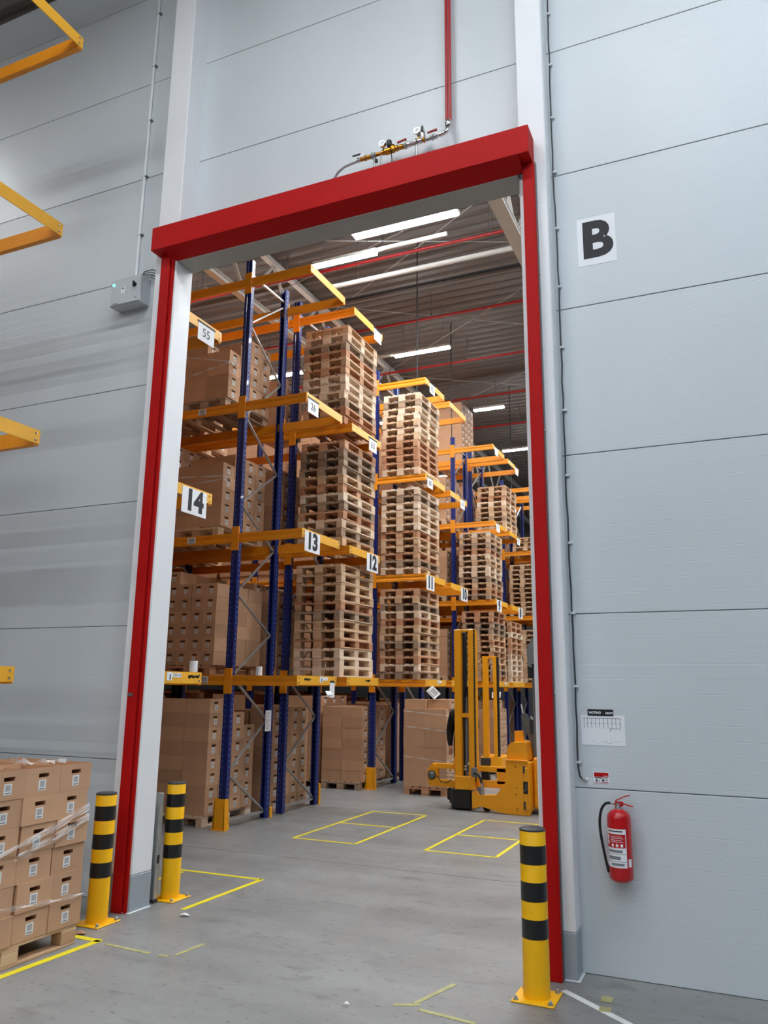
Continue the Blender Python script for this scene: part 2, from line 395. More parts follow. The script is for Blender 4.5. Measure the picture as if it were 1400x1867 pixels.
# corrugated roof decks
def deck(name, y0, y1, z, pitch, dep, label):
    prof = []; y = y0
    while y < y1:
        prof += [(y, z), (y+pitch*.36, z), (y+pitch*.5, z+dep), (y+pitch*.86, z+dep)]; y += pitch
    prof.append((y1, z))
    vs_ = []; fs = []
    for (yy, zz) in prof: vs_ += [(-34, yy, zz), (16, yy, zz)]
    for i in range(len(prof)-1): fs.append((2*i, 2*i+1, 2*i+3, 2*i+2))
    b = MB(); b.add(vs_, fs); b.box(-34, 16, y0, y1, z+dep+.02, z+dep+.2)
    return tag(b.build(name, M['ceil']), label, 'ceiling', kind='structure')
deck('ceiling', 6.11, 50, 11.78, .33, .06, 'dark grey corrugated steel roof deck above the racks')
deck('ceiling_near', -24, 6.0, 10.5, .33, .10, 'grey corrugated roof deck of the near hall')

# columns and lintel
def column(x0, x1, y0, y1, z1, label):
    r = thing('column', label, 'column', ((x0+x1)/2, (y0+y1)/2, 0), kind='structure')
    hx, hy = (x1-x0)/2, (y1-y0)/2
    MB().cbox(-hx, hx, -hy, hy, .295, z1, .008).build('shaft', M['column'], r)
    MB().cbox(-hx-.002, hx+.002, -hy-.002, hy, 0, .295, .006).build('base_band', M['band'], r)
    MB().cbox(-hx-.02, hx+.02, -hy-.02, hy, 0, .006, .003).build('sealant_bead', M['seal'], r)
    return r
column(-5.17, -4.90, 5.755, 6.02, 10.5, 'white square column left of the opening with grey foot band')
column(-1.375, -1.143, 5.815, 6.0, 10.5, 'white square column right of the opening with grey foot band')
tag(MB().cbox(-4.90, -1.375, 5.764, 6.018, 6.10, 6.43, .004).build('lintel', M['lintel']), 'plain off-white lintel under the red header', 'lintel', kind='structure')

# ================================================================== red fire door frame
fr = thing('fire_door_frame', 'red painted steel frame around the large door opening', 'door frame', (-3.2, 5.75, 0))
P0 = (-3.2, 5.75, 0)
def at(b, name, mats, parent, P, smooth=False):
    """build from world coordinates under a parent placed at P"""
    b.v = [(x-P[0], y-P[1], z-P[2]) for x, y, z in b.v]
    return b.build(name, mats, parent, (0,0,0), smooth)
hd = at(MB().cbox(-5.11, -1.24, 5.60, 5.80, 6.18, 6.435, .004), 'header_box', M['red'], fr, P0)
at(MB().prism([(5.602, 6.181), (5.762, 6.106), (5.762, 6.181)], 'x', -4.955, -1.328), 'header_soffit', M['red'], fr, P0)
at(MB().cbox(-5.065, -4.955, 5.715, 5.785, 0, 6.18, .004), 'side_post', M['red'], fr, P0)
at(MB().cbox(-4.945, -4.915, 5.735, 5.755, 0, 6.16, .002), 'guide_rail', M['red'], fr, P0)
at(MB().cbox(-1.328, -1.232, 5.74, 5.815, 0, 6.18, .004), 'side_post', M['red'], fr, P0)
at(MB().box(-1.232, -1.226, 5.775, 5.815, 0, 6.2), 'edge_flange', M['steelgrey'], fr, P0)
bl = MB()
for i in range(9):
    bl.lathe([(0, 0), (.008, 0), (.008, .006), (0, .006)], (-1.226, 5.795, .55+i*.66), 'x', 8)
at(bl, 'bolt_row', M['chrome'], fr, P0)
at(MB().box(-5.05, -5.0, 5.708, 5.716, 1.795, 1.825), 'lock_plate', M['steelgrey'], fr, P0)

# steel guard beside the passage
g = thing('jamb_guard', 'waist-high stainless steel guard strip behind the left column', 'guard', (-4.95, 6.12, 0))
MB().cbox(-.05, .03, -.03, .03, .03, .93, .004).build('strip', M['galv'], g)
MB().box(-.05, .03, -.03, .03, 0, .03).build('foot', M['darkgrey'], g)
MB().box(.03, .036, -.012, .012, .33, .40).build('latch', M['black'], g)

# ================================================================== bollards
def bollard(x, y, label):
    r = thing('bollard', label, 'bollard', (x, y, 0), 'striped safety bollards at the opening')
    R_, H = .084, 1.0
    MB().cbox(-.135, .135, -.135, .135, 0, .012, .004).build('base_plate', M['byellow'], r)
    for sx in (-1, 1):
        for sy in (-1, 1):
            MB().lathe([(.018, .012), (.018, .018), (.011, .018), (.011, .032), (.006, .036), (0, .036)], (sx*.108, sy*.108, 0), 'z', 8).build('anchor_bolt', M['galv'], r)
    MB().lathe([(R_, .012), (R_, H-.006), (R_-.004, H)], (0,0,0), 'z', 32).build('post', M['byellow'], r, smooth=True)
    for a in (.355, .575, .795):
        MB().lathe([(R_, a), (R_+.0012, a+.0005), (R_+.0012, a+.1145), (R_, a+.115)], (0,0,0), 'z', 32).build('black_band', M['bblack'], r, smooth=True)
    MB().lathe([(R_+.001, H-.004), (R_+.001, H+.006), (R_-.01, H+.012), (0, H+.014)], (0,0,0), 'z', 32).build('cap', M['darkgrey'], r, smooth=True)
bollard(-4.945, 5.43, 'yellow and black striped bollard in front of the left red post')
bollard(-4.905, 6.30, 'yellow and black striped bollard just inside the left side of the opening')
bollard(-1.325, 5.42, 'yellow and black striped bollard in front of the right red post')

# ================================================================== wall equipment
# control box
cb = thing('control_box', 'grey metal control box with green light left of the red frame', 'control box', (-5.635, 6.0, 5.975))
MB().cbox(-.2, .2, -.15, 0, -.155, .155, .006).build('housing', M['box_grey'], cb)
MB().cbox(-.196, .196, -.158, -.15, -.15, .15, .004).build('door_panel', M['box_grey'], cb)
MB().lathe([(0, -.172), (.022, -.172), (.024, -.158)], (.13, 0, .04), 'y', 16).build('rotary_switch', M['black'], cb)
MB().box(.124, .136, -.19, -.17, .01, .07).build('switch_handle', M['black'], cb)
MB().lathe([(0, -.168), (.011, -.168), (.013, -.158)], (-.155, 0, .085), 'y', 12).build('signal_lamp', M['green'], cb)
plate('sticker', .05, .075, .001, M['paper'], '-y', cb, (-.03, -.158, .01))
tri = MB().prism([(-.045, .02), (-.015, .02), (-.03, .045)], 'y', -.1605, -.1592); tri.build('warning_triangle', M['ink'], cb)
plate('label_strip', .07, .012, .001, M['greyink'], '-y', cb, (-.12, -.158, -.135))
plate('label_strip', .03, .012, .001, M['greyink'], '-y', cb, (.15, -.158, -.11))
for k, (x, z) in enumerate(((-.09, .157), (-.055, .157), (-.02, .157))): MB().lathe([(.011, 0), (.011, .02), (0, .02)], (x, -.075, z-.002), 'z', 8).build('cable_gland', M['white'], cb)
cw = thing('cable_bundle', 'dark cables running from the grey control box to the red frame', 'cables', (-5.3, 5.95, 6.2))
for k in range(4):
    z = 6.02 + .028*k
    pts = [(-5.52+.01*k, 5.93, 6.13), (-5.47, 5.93, 6.20-.02*k), (-5.38, 5.95, 6.215-.03*k), (-5.29, 5.96, 6.17-.035*k), (-5.18, 5.95, 6.175-.035*k + (.07 if k == 0 else 0))]
    at(MB().tube(pts, .006, 6), 'cable', M['darkgrey'] if k % 2 == 0 else M['midgrey'], cw, (-5.3, 5.95, 6.2), True)
cd_ = thing('conduit', 'thin white conduit running up the left wall from the control box', 'conduit', (-5.63, 5.98, 6.14))
MB().tube([(0, 0, .06), (0, 0, 4.36)], .018, 10).build('pipe', M['white'], cd_, smooth=True)
MB().tube([(0, 0, .0), (0, 0, .06)], .009, 8).build('cable_end', M['black'], cd_, smooth=True)
for i in range(6):
    MB().box(-.018, .045, -.014, .02, .55+i*.72, .565+i*.72).build('clip', M['midgrey'], cd_)
# cable on right wall
ca = thing('wall_cable', 'black cable clipped along the wall beside the right column', 'cable', (-1.115, 5.985, 1.31))
pts = [(.04, 0, -.037), (.026, 0, -.036), (.01, 0, -.018), (.002, 0, .03)]
z = .06
while z < 9.1:
    pts.append((.004*math.sin(z*2.1) + random.uniform(-.004, .004), 0, z)); z += .14
MB().tube(pts, .0065, 6).build('cable', M['darkgrey'], ca, smooth=True)
z = .07
while z < 9.0:
    MB().box(-.004, .026, -.012, .013, z, z+.016).build('clip', M['white'], ca); z += .535
MB().tube([(.03, 0, -.037), (.046, 0, -.036)], .010, 8).build('cable_gland', M['chrome'], ca, smooth=True)
MB().tube([(.05, 0, -.036), (.066, 0, -.038)], .011, 8).build('plug', M['white'], ca, smooth=True)
plate('paper_patch', .034, .05, .0008, M['seal'], '-y', ca, (.076, .0148, -.05))
# B sign
bs = tag(plate('letter_sign', .306, .432, .0012, M['paper'], '-y', None, (-.794, WY-.001, 5.495)), 'white paper sign with a large black letter B on the wall', 'sign')
text('letter', 'B', .44, M['ink'], '-y', bs, (0, -.0016, -.005), .017)
# A4 notice and tape
pn = tag(plate('paper_notice', .306, .212, .0012, M['paper'], '-y', None, (-.93, WY-.001, 1.615)), 'white sheet with a sketched row of boxes taped to the right wall', 'notice')
b = MB()
for i in range(10):
    x = -.135 + i*.0285 + (0 if i else .004)
    b.box(x-.0012, x+.0012, -.0018, -.0012, .012, .082)
b.box(-.137, .122, -.0018, -.0012, .08, .083); b.box(.05, .122, -.0018, -.0012, .01, .0125); b.box(.0485, .0515, -.0018, -.0012, -.01, .012); b.box(.12, .123, -.0018, -.0012, .01, .082)
b.build('sketch_lines', M['ink'], pn)
b = MB(); random.seed(3)
for i in range(22):
    x = random.uniform(-.11, .11); z = random.uniform(-.095, -.075); b.box(x, x+random.uniform(.004, .012), -.0016, -.0012, z, z+.0015)
for i in range(9):
    x = -.118 + i*.0285; b.box(x, x+.016, -.0016, -.0012, .045, .048)
b.build('faint_writing', M['greyink'], pn)
tp = tag(plate('adhesive_tape', .182, .046, .0012, M['ink'], '-y', None, (-.943, WY-.0025, 1.737)), 'black printed tape strip holding the sheet with the sketch', 'tape')
text('lettering', 'NOTINO', .021, M['paper'], '-y', tp, (-.038, -.0014, -.001), .0008)
text('lettering', 'NOTI', .021, M['paper'], '-y', tp, (.062, -.0014, -.003), .0008)
# red extinguisher sign
st = tag(plate('extinguisher_sign', .112, .078, .0012, M['paper'], '-y', None, (-.958, WY-.001, 1.287)), 'small red and white sticker above the fire extinguisher', 'sign')
plate('red_field', .1, .03, .0006, M['red'], '-y', st, (0, -.0012, .02)); plate('red_edge', .1, .003, .0006, M['red'], '-y', st, (0, -.0012, -.034))
b = MB(); b.box(-.045, .01, -.002, -.0012, -.004, .002); b.box(.015, .045, -.002, -.0012, -.001, .003); b.box(-.038, -.026, -.002, -.0012, -.027, -.012); b.box(-.016, -.012, -.002, -.0012, -.027, -.014); b.box(.004, .046, -.002, -.0012, -.03, -.026); b.box(.004, .02, -.002, -.0012, -.022, -.01); b.box(.024, .046, -.002, -.0012, -.016, -.012)
b.build('print', M['ink'], st)
plate('white_print', .028, .005, .0008, M['paper'], '-y', st, (.03, -.0014, .012))
# fire extinguisher
EX = (-.838, 5.905, .632)
fe = thing('fire_extinguisher', 'red fire extinguisher with black hose hanging on the right wall', 'fire extinguisher', EX)
M['exred'] = plain('extinguisher_red', srgb(196, 12, 22), .28, coat=.4)
MB().lathe([(.05, .0), (.058, .004), (.078, .022), (.08, .03), (.08, .40), (.076, .425), (.062, .448), (.034, .462), (.024, .468)], (0,0,0), 'z', 32).build('cylinder', M['exred'], fe, smooth=True)
MB().lathe([(.026, .464), (.026, .48), (.018, .485), (.018, .505), (0, .505)], (0,0,0), 'z', 16).build('valve', M['chrome'], fe, smooth=True)
MB().cbox(-.02, .035, -.012, .012, .485, .515, .003).build('valve_body', M['exred'], fe)
MB().bar((-.018, -.004, .515), (.102, -.012, .488), .022, .007).build('carry_handle', M['exred'], fe)
MB().bar((-.015, -.004, .52), (.045, -.008, .55), .022, .007).bar((.045, -.008, .55), (.085, -.012, .562), .022, .007).build('lever', M['exred'], fe)
MB().tube([(-.018, 0, .495), (-.05, -.005, .503)], .009, 8).build('hose_fitting', M['chrome'], fe, smooth=True)
MB().tube(curve([(-.05, -.005, .503), (-.085, -.01, .495), (-.115, -.012, .45), (-.128, -.012, .37), (-.122, -.012, .28), (-.105, -.012, .17), (-.088, -.012, .08), (-.082, -.012, .055)]), .0095, 10).build('hose', M['black'], fe, smooth=True)
MB().tube([(-.083, -.012, .06), (-.074, -.012, .015)], .006, 8).build('nozzle', M['galv'], fe, smooth=True)
MB().box(-.095, -.075, -.025, .002, .075, .1).build('hose_clip', M['black'], fe)
MB().box(-.02, .02, .078, .095, .36, .46).build('wall_bracket', M['steelgrey'], fe)
def curved(name, a0, a1, z0, z1, mat, rad):
    b = MB(); vs_ = []; fs = []; n = 14
    for i in range(n+1):
        a = math.radians(a0 + (a1-a0)*i/n); vs_ += [(rad*math.cos(a), rad*math.sin(a), z0), (rad*math.cos(a), rad*math.sin(a), z1)]
    for i in range(n): fs.append((2*i, 2*i+2, 2*i+3, 2*i+1))
    b.add(vs_, fs); return b.build(name, mat, fe, smooth=True)
A0, A1 = -160, -52
curved('label_sheet', A0, A1, .10, .345, M['paper'], .0806)
curved('label_red', A0+4, A1-4, .225, .312, M['exred'], .0809)
curved('label_line', A0+3, A1-3, .185, .187, M['ink'], .081); curved('label_line', A0+3, A1-3, .137, .139, M['ink'], .081)
curved('label_title', A0+16, A1-16, .326, .334, M['ink'], .081)
curved('label_text', A0+12, A1-30, .15, .172, M['greyink'], .081); curved('label_text', A0+12, A1-20, .195, .212, M['greyink'], .081)
curved('label_text', A0+30, A1-14, .112, .128, M['greyink'], .081)
for k in range(3): curved('pictogram', A0+36+k*22, A0+47+k*22, .232, .25, M['paper'], .0812)
curved('pictogram', A0+8, A0+20, .275, .305, M['paper'], .0812); curved('pictogram', A0+8, A0+20, .245, .27, M['paper'], .0812)
for k in range(4): curved('label_text', A0+32, A1-14+(-8 if k % 2 else 0), .262+k*.011, .265+k*.011, M['paper'], .0812)
curved('side_sticker', -44, -24, .105, .155, M['paper'], .0806)

# pipe assembly over the door
pp = thing('sprinkler_pipe', 'red supply pipe with brass valves and gauges above the door header', 'pipe assembly', (-2.05, 5.88, 6.435))
PP = (-2.05, 5.88, 6.435)
def px(b, name, mat, parent=None, smooth=True): return at(b, name, mat, parent or pp, PP, smooth)
for dx in (-.024, .008): px(MB().tube([(-2.03+dx, 5.93, 6.94), (-2.03+dx, 5.93, 10.5)], .014, 10), 'red_pipe', M['redpipe'])
px(MB().lathe([(.018, 6.95), (.028, 6.935), (.032, 6.92), (.032, 6.885), (.022, 6.87)], (-2.032, 5.90, 0), 'z', 14), 'union', M['chrome'])
px(MB().tube([(-2.032, 5.90, 6.89), (-2.032, 5.895, 6.85), (-2.045, 5.885, 6.82), (-2.075, 5.88, 6.805), (-2.11, 5.88, 6.80)], .022, 12), 'elbow', M['chrome'])
run = [(-2.11, 6.80), (-2.89, 6.775)]
def zr(x): return run[0][1] + (x-run[0][0])/(run[1][0]-run[0][0])*(run[1][1]-run[0][1])
px(MB().tube([(-2.10, 5.88, zr(-2.1)), (-2.9, 5.88, zr(-2.9))], .013, 10), 'run_pipe', M['galv'])
random.seed(5)
x = -2.13
seq = [('galv', .03, .024), ('galv', .02, .03), ('galv', .05, .021), ('brass', .02, .027), ('chrome', .045, .026), ('chrome', .02, .034), ('galv', .03, .022), ('chrome', .04, .028), ('galv', .02, .031), ('brass', .05, .024), ('brass', .02, .03), ('brass', .04, .02), ('brass', .06, .032), ('brass', .03, .024), ('brass', .05, .019), ('galv', .018, .03), ('galv', .018, .034), ('brass', .04, .022), ('brass', .02, .028), ('brass', .04, .02), ('chrome', .03, .024)]
for k, (mt, ln, rd) in enumerate(seq):
    px(MB().lathe([(rd*.8, 0), (rd, .004), (rd, ln-.004), (rd*.8, ln)], (x-ln, 5.88, zr(x-ln/2)), 'x', 10), 'fitting', M[mt]); x -= ln + .006
px(MB().lathe([(.026, -.03), (.03, .02), (.028, .05), (.02, .06), (.014, .10), (.006, .12)], (-2.275, 5.88, 6.83), 'z', 14), 'pressure_regulator', M['chrome'])
px(MB().lathe([(.03, -.02), (.036, .0), (.03, .03), (.018, .045)], (-2.57, 5.88, 6.79), 'z', 14), 'brass_regulator', M['brass'])
px(MB().lathe([(.022, .03), (.026, .05), (.024, .085), (0, .09)], (-2.605, 5.875, 6.80), 'z', 12), 'regulator_knob', M['black'])
def gauge(x, z, y=5.86):
    g_ = px(MB().lathe([(0, -.02), (.03, -.02), (.033, -.016), (.033, .012), (0, .014)], (x, y, z), 'y', 18), 'gauge', M['chrome'])
    px(MB().lathe([(0, -.0215), (.027, -.0215), (.027, -.02)], (x, y, z), 'y', 18), 'dial', M['paper'], g_)
    px(MB().bar((x, y-.0222, z), (x+.014, y-.0222, z+.012), .002, .004), 'needle', M['ink'], g_, False)
    px(MB().tube([(x, 5.88, z-.03), (x, 5.88, z-.075)], .008, 8), 'gauge_stem', M['brass'])
gauge(-2.665, 6.855); gauge(-2.315, 6.885)
for (x, lx, dz) in ((-2.14, -2.22, .0), (-2.44, -2.52, -.004)):
    px(MB().tube([(x, 5.88, zr(x)+.02), (x, 5.88, zr(x)+.05)], .008, 8), 'valve_stem', M['chrome'])
    px(MB().bar((x+.012, 5.865, zr(x)+.058), (lx, 5.865, zr(lx)+.05+dz), .018, .012), 'red_lever', M['redpipe'], smooth=False)
px(MB().cbox(-2.90, -2.85, 5.86, 5.90, 6.785, 6.83, .004), 'white_valve', M['white'], smooth=False)
px(MB().bar((-2.89, 5.865, 6.825), (-2.98, 5.865, 6.825), .014, .01), 'black_lever', M['black'], smooth=False)
px(MB().tube([(-2.89, 5.88, 6.772), (-3.0, 5.885, 6.765), (-3.08, 5.89, 6.755), (-3.15, 5.90, 6.725), (-3.2, 5.91, 6.67), (-3.225, 5.92, 6.58), (-3.225, 5.92, 6.435)], .0125, 12), 'outlet_pipe', M['galv'])
for x in (-2.76, -2.69, -2.335):
    px(MB().tube([(x, 5.88, zr(x)-.02), (x, 5.885, 6.62), (x, 5.9, 6.435)], .010, 8), 'support_bracket', M['galv'])
px(MB().tube([(-2.585, 5.88, 6.77), (-2.58, 5.885, 6.68), (-2.575, 5.89, 6.435)], .005, 6), 'drain_hose', M['black'])
px(MB().lathe([(.012, -.03), (.016, -.02), (.016, .0), (.008, .005)], (-2.735, 5.875, 6.725), 'z', 10), 'drain_cock', M['black'])

# ================================================================== floor markings
MZ = [0]
def marking(label, strips, mat=None, group=None, wd=.05):
    MZ[0] += .0001
    c = strips[0][0]
    t = thing('floor_marking', label, 'floor marking', (c[0], c[1], 0), group)
    for (a, b_) in strips:
        b = MB(); A, B = Vector((a[0], a[1], .0012+MZ[0])), Vector((b_[0], b_[1], .0012+MZ[0]))
        b.bar(A, B, wd, .0016); at(b, 'tape_strip', mat or M['tape'], t, (c[0], c[1], 0))
    return t
G = 'yellow pallet bays marked on the floor'
def bay(x0, x1, y0, y1, ymid, label):
    marking(label, [((x0, y0), (x1, y0)), ((x0, y1), (x1, y1)), ((x0, y0), (x0, y1)), ((x1, y0), (x1, y1)), ((x0, ymid), (x1, ymid))], group=G, wd=.045)
bay(-5.38, -4.50, 9.33, 11.79, 10.62, 'yellow taped double bay on the floor in front of the rack end')
bay(-3.59, -2.72, 9.36, 11.78, 10.5, 'yellow taped double bay on the floor in front of the truck')
marking('yellow taped corner on the floor behind the inner left bollard', [((-5.7, 7.26), (-4.54, 7.27)), ((-4.54, 7.29), (-4.57, 6.06)), ((-5.45, 7.2), (-5.49, 6.55))], wd=.05)
marking('yellow tape along the pallet of cartons at the lower left', [((-4.60, 5.10), (-4.67, 3.2)), ((-4.58, 5.09), (-5.6, 5.11))], wd=.06)
marking('white tape line running from the right bollard along the floor', [((-1.20, 5.62), (-.3, 4.9))], M['whitetape'], wd=.05)
M['oldtape'] = plain('worn_yellow_tape', srgb(172, 168, 116), .6, var=.15, scale=14.0)
marking('worn faded yellow corner mark on the floor near the left', [((-4.5, 5.06), (-4.06, 5.03)), ((-3.98, 5.03), (-3.9, 5.04)), ((-3.87, 5.08), (-3.84, 5.38))], M['oldtape'], wd=.035)
marking('worn faded yellow corner mark on the floor near the right bollard', [((-2.1, 4.93), (-1.95, 5.0)), ((-1.99, 5.0), (-1.87, 5.42)), ((-1.93, 4.93), (-1.56, 4.88))], M['oldtape'], wd=.035)
marking('faded yellow tape patch by the white floor line', [((-.925, 5.64), (-.92, 5.54)), ((-.91, 5.46), (-.905, 5.38))], M['oldtape'], wd=.07)
# litter
def scrap(x, y, s_, label, mat):
    random.seed(int(x*100)); vs_ = []; n = 7
    for k in range(n):
        a = 2*math.pi*k/n; r = s_*random.uniform(.5, 1); vs_.append((r*math.cos(a), r*.6*math.sin(a), random.uniform(.004, .022)))
    vs_.append((0, 0, .03)); b = MB(); b.add(vs_, [(k, (k+1) % n, n) for k in range(n)] + [tuple(range(n))[::-1]])
    tag(b.build('scrap', mat, None, (x, y, 0)), label, 'litter')
scrap(-4.42, 5.90, .06, 'crumpled bit of clear film on the floor near the inner bollard', M['paper'])
scrap(-4.84, 5.16, .07, 'torn bit of brown cardboard on the floor by the left bollard', M['card'])
scrap(-2.35, 4.79, .03, 'small white paper scrap on the floor at the bottom centre', M['paper'])

# ================================================================== pallets
def pmesh(key, f):
    if key not in CACHE: CACHE[key] = f()
    return CACHE[key]
PL, PW = .6, .4      # half length (y) and half width (x): euro pallet, long side along y
def board(hx, hy, t, w): return lambda: MB().cbox(-hx, hx, -hy, hy, 0, t, .003).mesh('pallet_board', w)
def block(hx, hy, w): return lambda: MB().cbox(-hx, hx, -hy, hy, 0, .078, .004).mesh('pallet_block', w)
def pallet(x, y, z, label, group, rz=0, detail=True):
    if not detail:
        def mk():
            b = MB()
            for cx in (-.35, 0, .35):
                b.box(cx-.05, cx+.05, -PL, PL, 0, .022)
                for cy in (-.53, 0, .53): b.box(cx-(.05 if cx else .0725), cx+(.05 if cx else .0725), cy-.07, cy+.07, .022, .1)
            for cy in (-.53, 0, .53): b.box(-PW, PW, cy-.0725, cy+.0725, .1, .122)
            for cx, hw in ((-.3275, .0725), (-.165, .05), (0, .0725), (.165, .05), (.3275, .0725)): b.box(cx-hw, cx+hw, -PL, PL, .122, .144)
            return b.mesh('pallet', M['wood'])
        o = link('pallet', pmesh('pallet_lo', mk), None, (x, y, z), (0, 0, rz)); return tag(o, label, 'pallet', group)
    wi = random.choices((0, 1, 2, 3), (4, 5, 4, 3))[0]; w = WOODS[wi]
    r = thing('pallet', label, 'pallet', (x, y, z), group); r.rotation_euler = (0, 0, rz)
    for cx, hw in ((-.35, .05), (0, .0725), (.35, .05)):
        link('bottom_board', pmesh(('bb', hw, wi), board(hw, PL, .022, w)), r, (cx, 0, 0))
        for cy in (-.5275, 0, .5275): link('block', pmesh(('bk', hw, wi), block(hw, .0725, w)), r, (cx, cy, .022))
    for cy in (-.5275, 0, .5275): link('cross_board', pmesh(('cb', wi), board(PW, .0725, .022, w)), r, (0, cy, .1))
    for cx, hw in ((-.3275, .0725), (-.165, .05), (0, .0725), (.165, .05), (.3275, .0725)):
        link('deck_board', pmesh(('db', hw, wi), board(hw, PL, .0215, w)), r, (cx, 0, .122))
    return r

# ================================================================== cartons
def carton_mesh(sx, sy, sz, face, op):
    """body with a punched hand hole opening into the box; origin at the bottom centre"""
    b = MB(); hx, hy = sx/2, sy/2
    w_ = (sy if face == '+x' else sx); hw, zc, hh = min(.047, w_*.2), sz - .052, .0135
    def P(u, z, d):   # u along the face, d inwards
        return (hx-d, u, z) if face == '+x' else (u, -hy+d, z)
    W2 = w_/2
    z0, z1 = zc-hh, zc+hh
    # front face around the hole
    us = [-W2, -hw, hw, W2]; zs = [0, z0, z1, sz]
    for i in range(3):
        for j in range(3):
            if i == 1 and j == 1: continue
            b.add([P(us[i], zs[j], 0), P(us[i+1], zs[j], 0), P(us[i+1], zs[j+1], 0), P(us[i], zs[j+1], 0)], [(0,1,2,3)])
    D = .14
    q = [(-hw, z0), (hw, z0), (hw, z1), (-hw, z1)]
    f_, k_ = [P(u, z, 0) for u, z in q], [P(u*1.2, z + (.01 if z > zc else -.03), D) for u, z in q]
    b.add(f_ + k_, [(0,1,5,4), (1,2,6,5), (2,3,7,6), (3,0,4,7), (4,5,6,7)])
    c = [(-hx,-hy,0),(hx,-hy,0),(hx,hy,0),(-hx,hy,0),(-hx,-hy,sz),(hx,-hy,sz),(hx,hy,sz),(-hx,hy,sz)]
    sides = {'-y': (0,1,5,4), '+x': (1,2,6,5), '+y': (2,3,7,6), '-x': (3,0,4,7), 'b': (0,3,2,1)}
    if not op: sides['t'] = (4,5,6,7)
    del sides[face]
    b.add(c, list(sides.values()))
    if op:   # open top: inner walls
        t = .006; ci = [(-hx+t,-hy+t,.02),(hx-t,-hy+t,.02),(hx-t,hy-t,.02),(-hx+t,hy-t,.02),(-hx+t,-hy+t,sz),(hx-t,-hy+t,sz),(hx-t,hy-t,sz),(-hx+t,hy-t,sz)]
        inner = {'-y': (0,1,5,4), '+x': (1,2,6,5), '+y': (2,3,7,6), '-x': (3,0,4,7), 'b': (0,1,2,3)}; del inner[face]
        b.add(ci, list(inner.values()))
        o = c[4:]+ci[4:]; b.add(o, [(0,1,5,4),(1,2,6,5),(2,3,7,6),(3,0,4,7)])
    else:    # taped seam on top: shallow ridge of the flaps
        b.add([(-hx, -.003, sz+.0008), (hx, -.003, sz+.0008), (hx, .003, sz+.0008), (-hx, .003, sz+.0008)], [(0,1,2,3)])
    # no normal recalculation problems: two sided card
    me = bpy.data.meshes.new('carton'); me.from_pydata(b.v, [], b.f); me.materials.append(M['card']); me.update()
    return me
def carton(x, y, z, sx, sy, sz, face, label, group, jit=.006, op=False, lab=.074):
    g_ = .0024
    key = ('carton', round(sx,3), round(sy,3), round(sz,3), face, op)
    me = pmesh(key, lambda: carton_mesh(sx-2*g_, sy-2*g_, sz-.001, face, op))
    dx, dy = random.uniform(-jit, jit)*.6, random.uniform(-jit, jit)*.3
    o = link('carton', me, None, (x+dx, y+dy, z), (0, 0, random.uniform(-jit, jit)*.8)); tag(o, label, 'carton', group)
    if lab:
        du = random.uniform(-.012, .012); zc = sz - .095 - lab/2 + .012
        zc = max(zc, lab/2+.012)
        if face == '+x': plate('label', lab*.9, lab, .001, M['barcode'], '+x', o, (sx/2-g_, du, zc))
        else: plate('label', lab*.9, lab, .001, M['barcode'], '-y', o, (du, -sy/2+g_, zc))
    return o
def load(xr, y0, z, nx, ny, nzs, sx, sy, sz, face, where, group, shell=True, lab=.074, pal=True, detail=True):
    """cartons on a pallet; xr right edge, y0 front edge; nzs = layers for each (i,j) via function; only outer cartons"""
    if pal:
        pallet(xr-nx*sx/2, y0+ny*sy/2, z, 'wooden pallet under the cartons '+where, 'pallets under carton loads', detail=detail)
    zb = z + (.146 if pal else .002)
    for i in range(nx):
        for j in range(ny):
            n = nzs(i, j)
            for k in range(n):
                top = k >= n-1
                if shell and i > 0 and j > 0 and not top: continue
                if i == 0:
                    lb = f'{ORD[k]} carton up, {CNT[j]} column from the front, {where}'
                else:
                    lb = f'{ORD[k]} carton up, {CNT[i]} from right, row {CNT[j]}, {where}'
                carton(xr-sx*(i+.5), y0+sy*(j+.5), zb+k*sz, sx, sy, sz, face, lb, group, lab=lab)
STUFF = MB()      # cartons far inside the racks: card 0, label 1
def stuff_load(xr, y0, z, nx, ny, nz, sx, sy, sz, pal=True):
    if pal:
        pallet(xr-nx*sx/2, y0+ny*sy/2, z, 'wooden pallet deep in the racks under brown cartons', 'pallets deep in the racks', detail=False)
    zb = z + .146
    for i in range(nx):
        for j in range(ny):
            for k in range(nz):
                if i > 0 and j > 0 and k < nz-1: continue
                d = random.uniform(-.006, .006)
                STUFF.box(xr-sx*(i+1)+.002+d, xr-sx*i-.002+d, y0+sy*j+.002, y0+sy*(j+1)-.002, zb+sz*k, zb+sz*(k+1)-.003, 0)
                if i == 0:
                    yc, zc = y0+sy*(j+.5), zb+sz*k
                    STUFF.box(xr+d-.002, xr+d+.0, yc-.035, yc+.035, zc+sz*.3, zc+sz*.65, 1)
                    STUFF.box(xr+d-.002, xr+d+.0, yc-.045, yc+.045, zc+sz*.72, zc+sz*.86, 2)

# ---- pallet of open cartons at lower left
random.seed(11)
SX, SY, SZ = .40, .3155, .1925
pallet(-5.11, 4.365, 0, 'wooden pallet on the floor under the cartons at lower left', 'pallets under carton loads')
for i in range(2):
    for j in range(4):
        for k in range(6):
            if i and 0 < j < 3 and k < 5: continue
            jj = 4-j
            lb = f'{ORD[k]} carton up, {CNT[j]} from the red post, {"front" if i == 0 else "rear"} row, lower left pallet'
            sh = (.012 if k == 5 else .0) - .006*k*(1 if j == 0 else .5)
            carton(-4.705-SX*(i+.5), 4.985-SY*(j+.5)+random.uniform(-.008, .008)-.004*k*(k < 5), .146+k*SZ, SX, SY, SZ, '+x', lb, 'cartons on the lower left pallet', jit=.012, op=(k == 5))
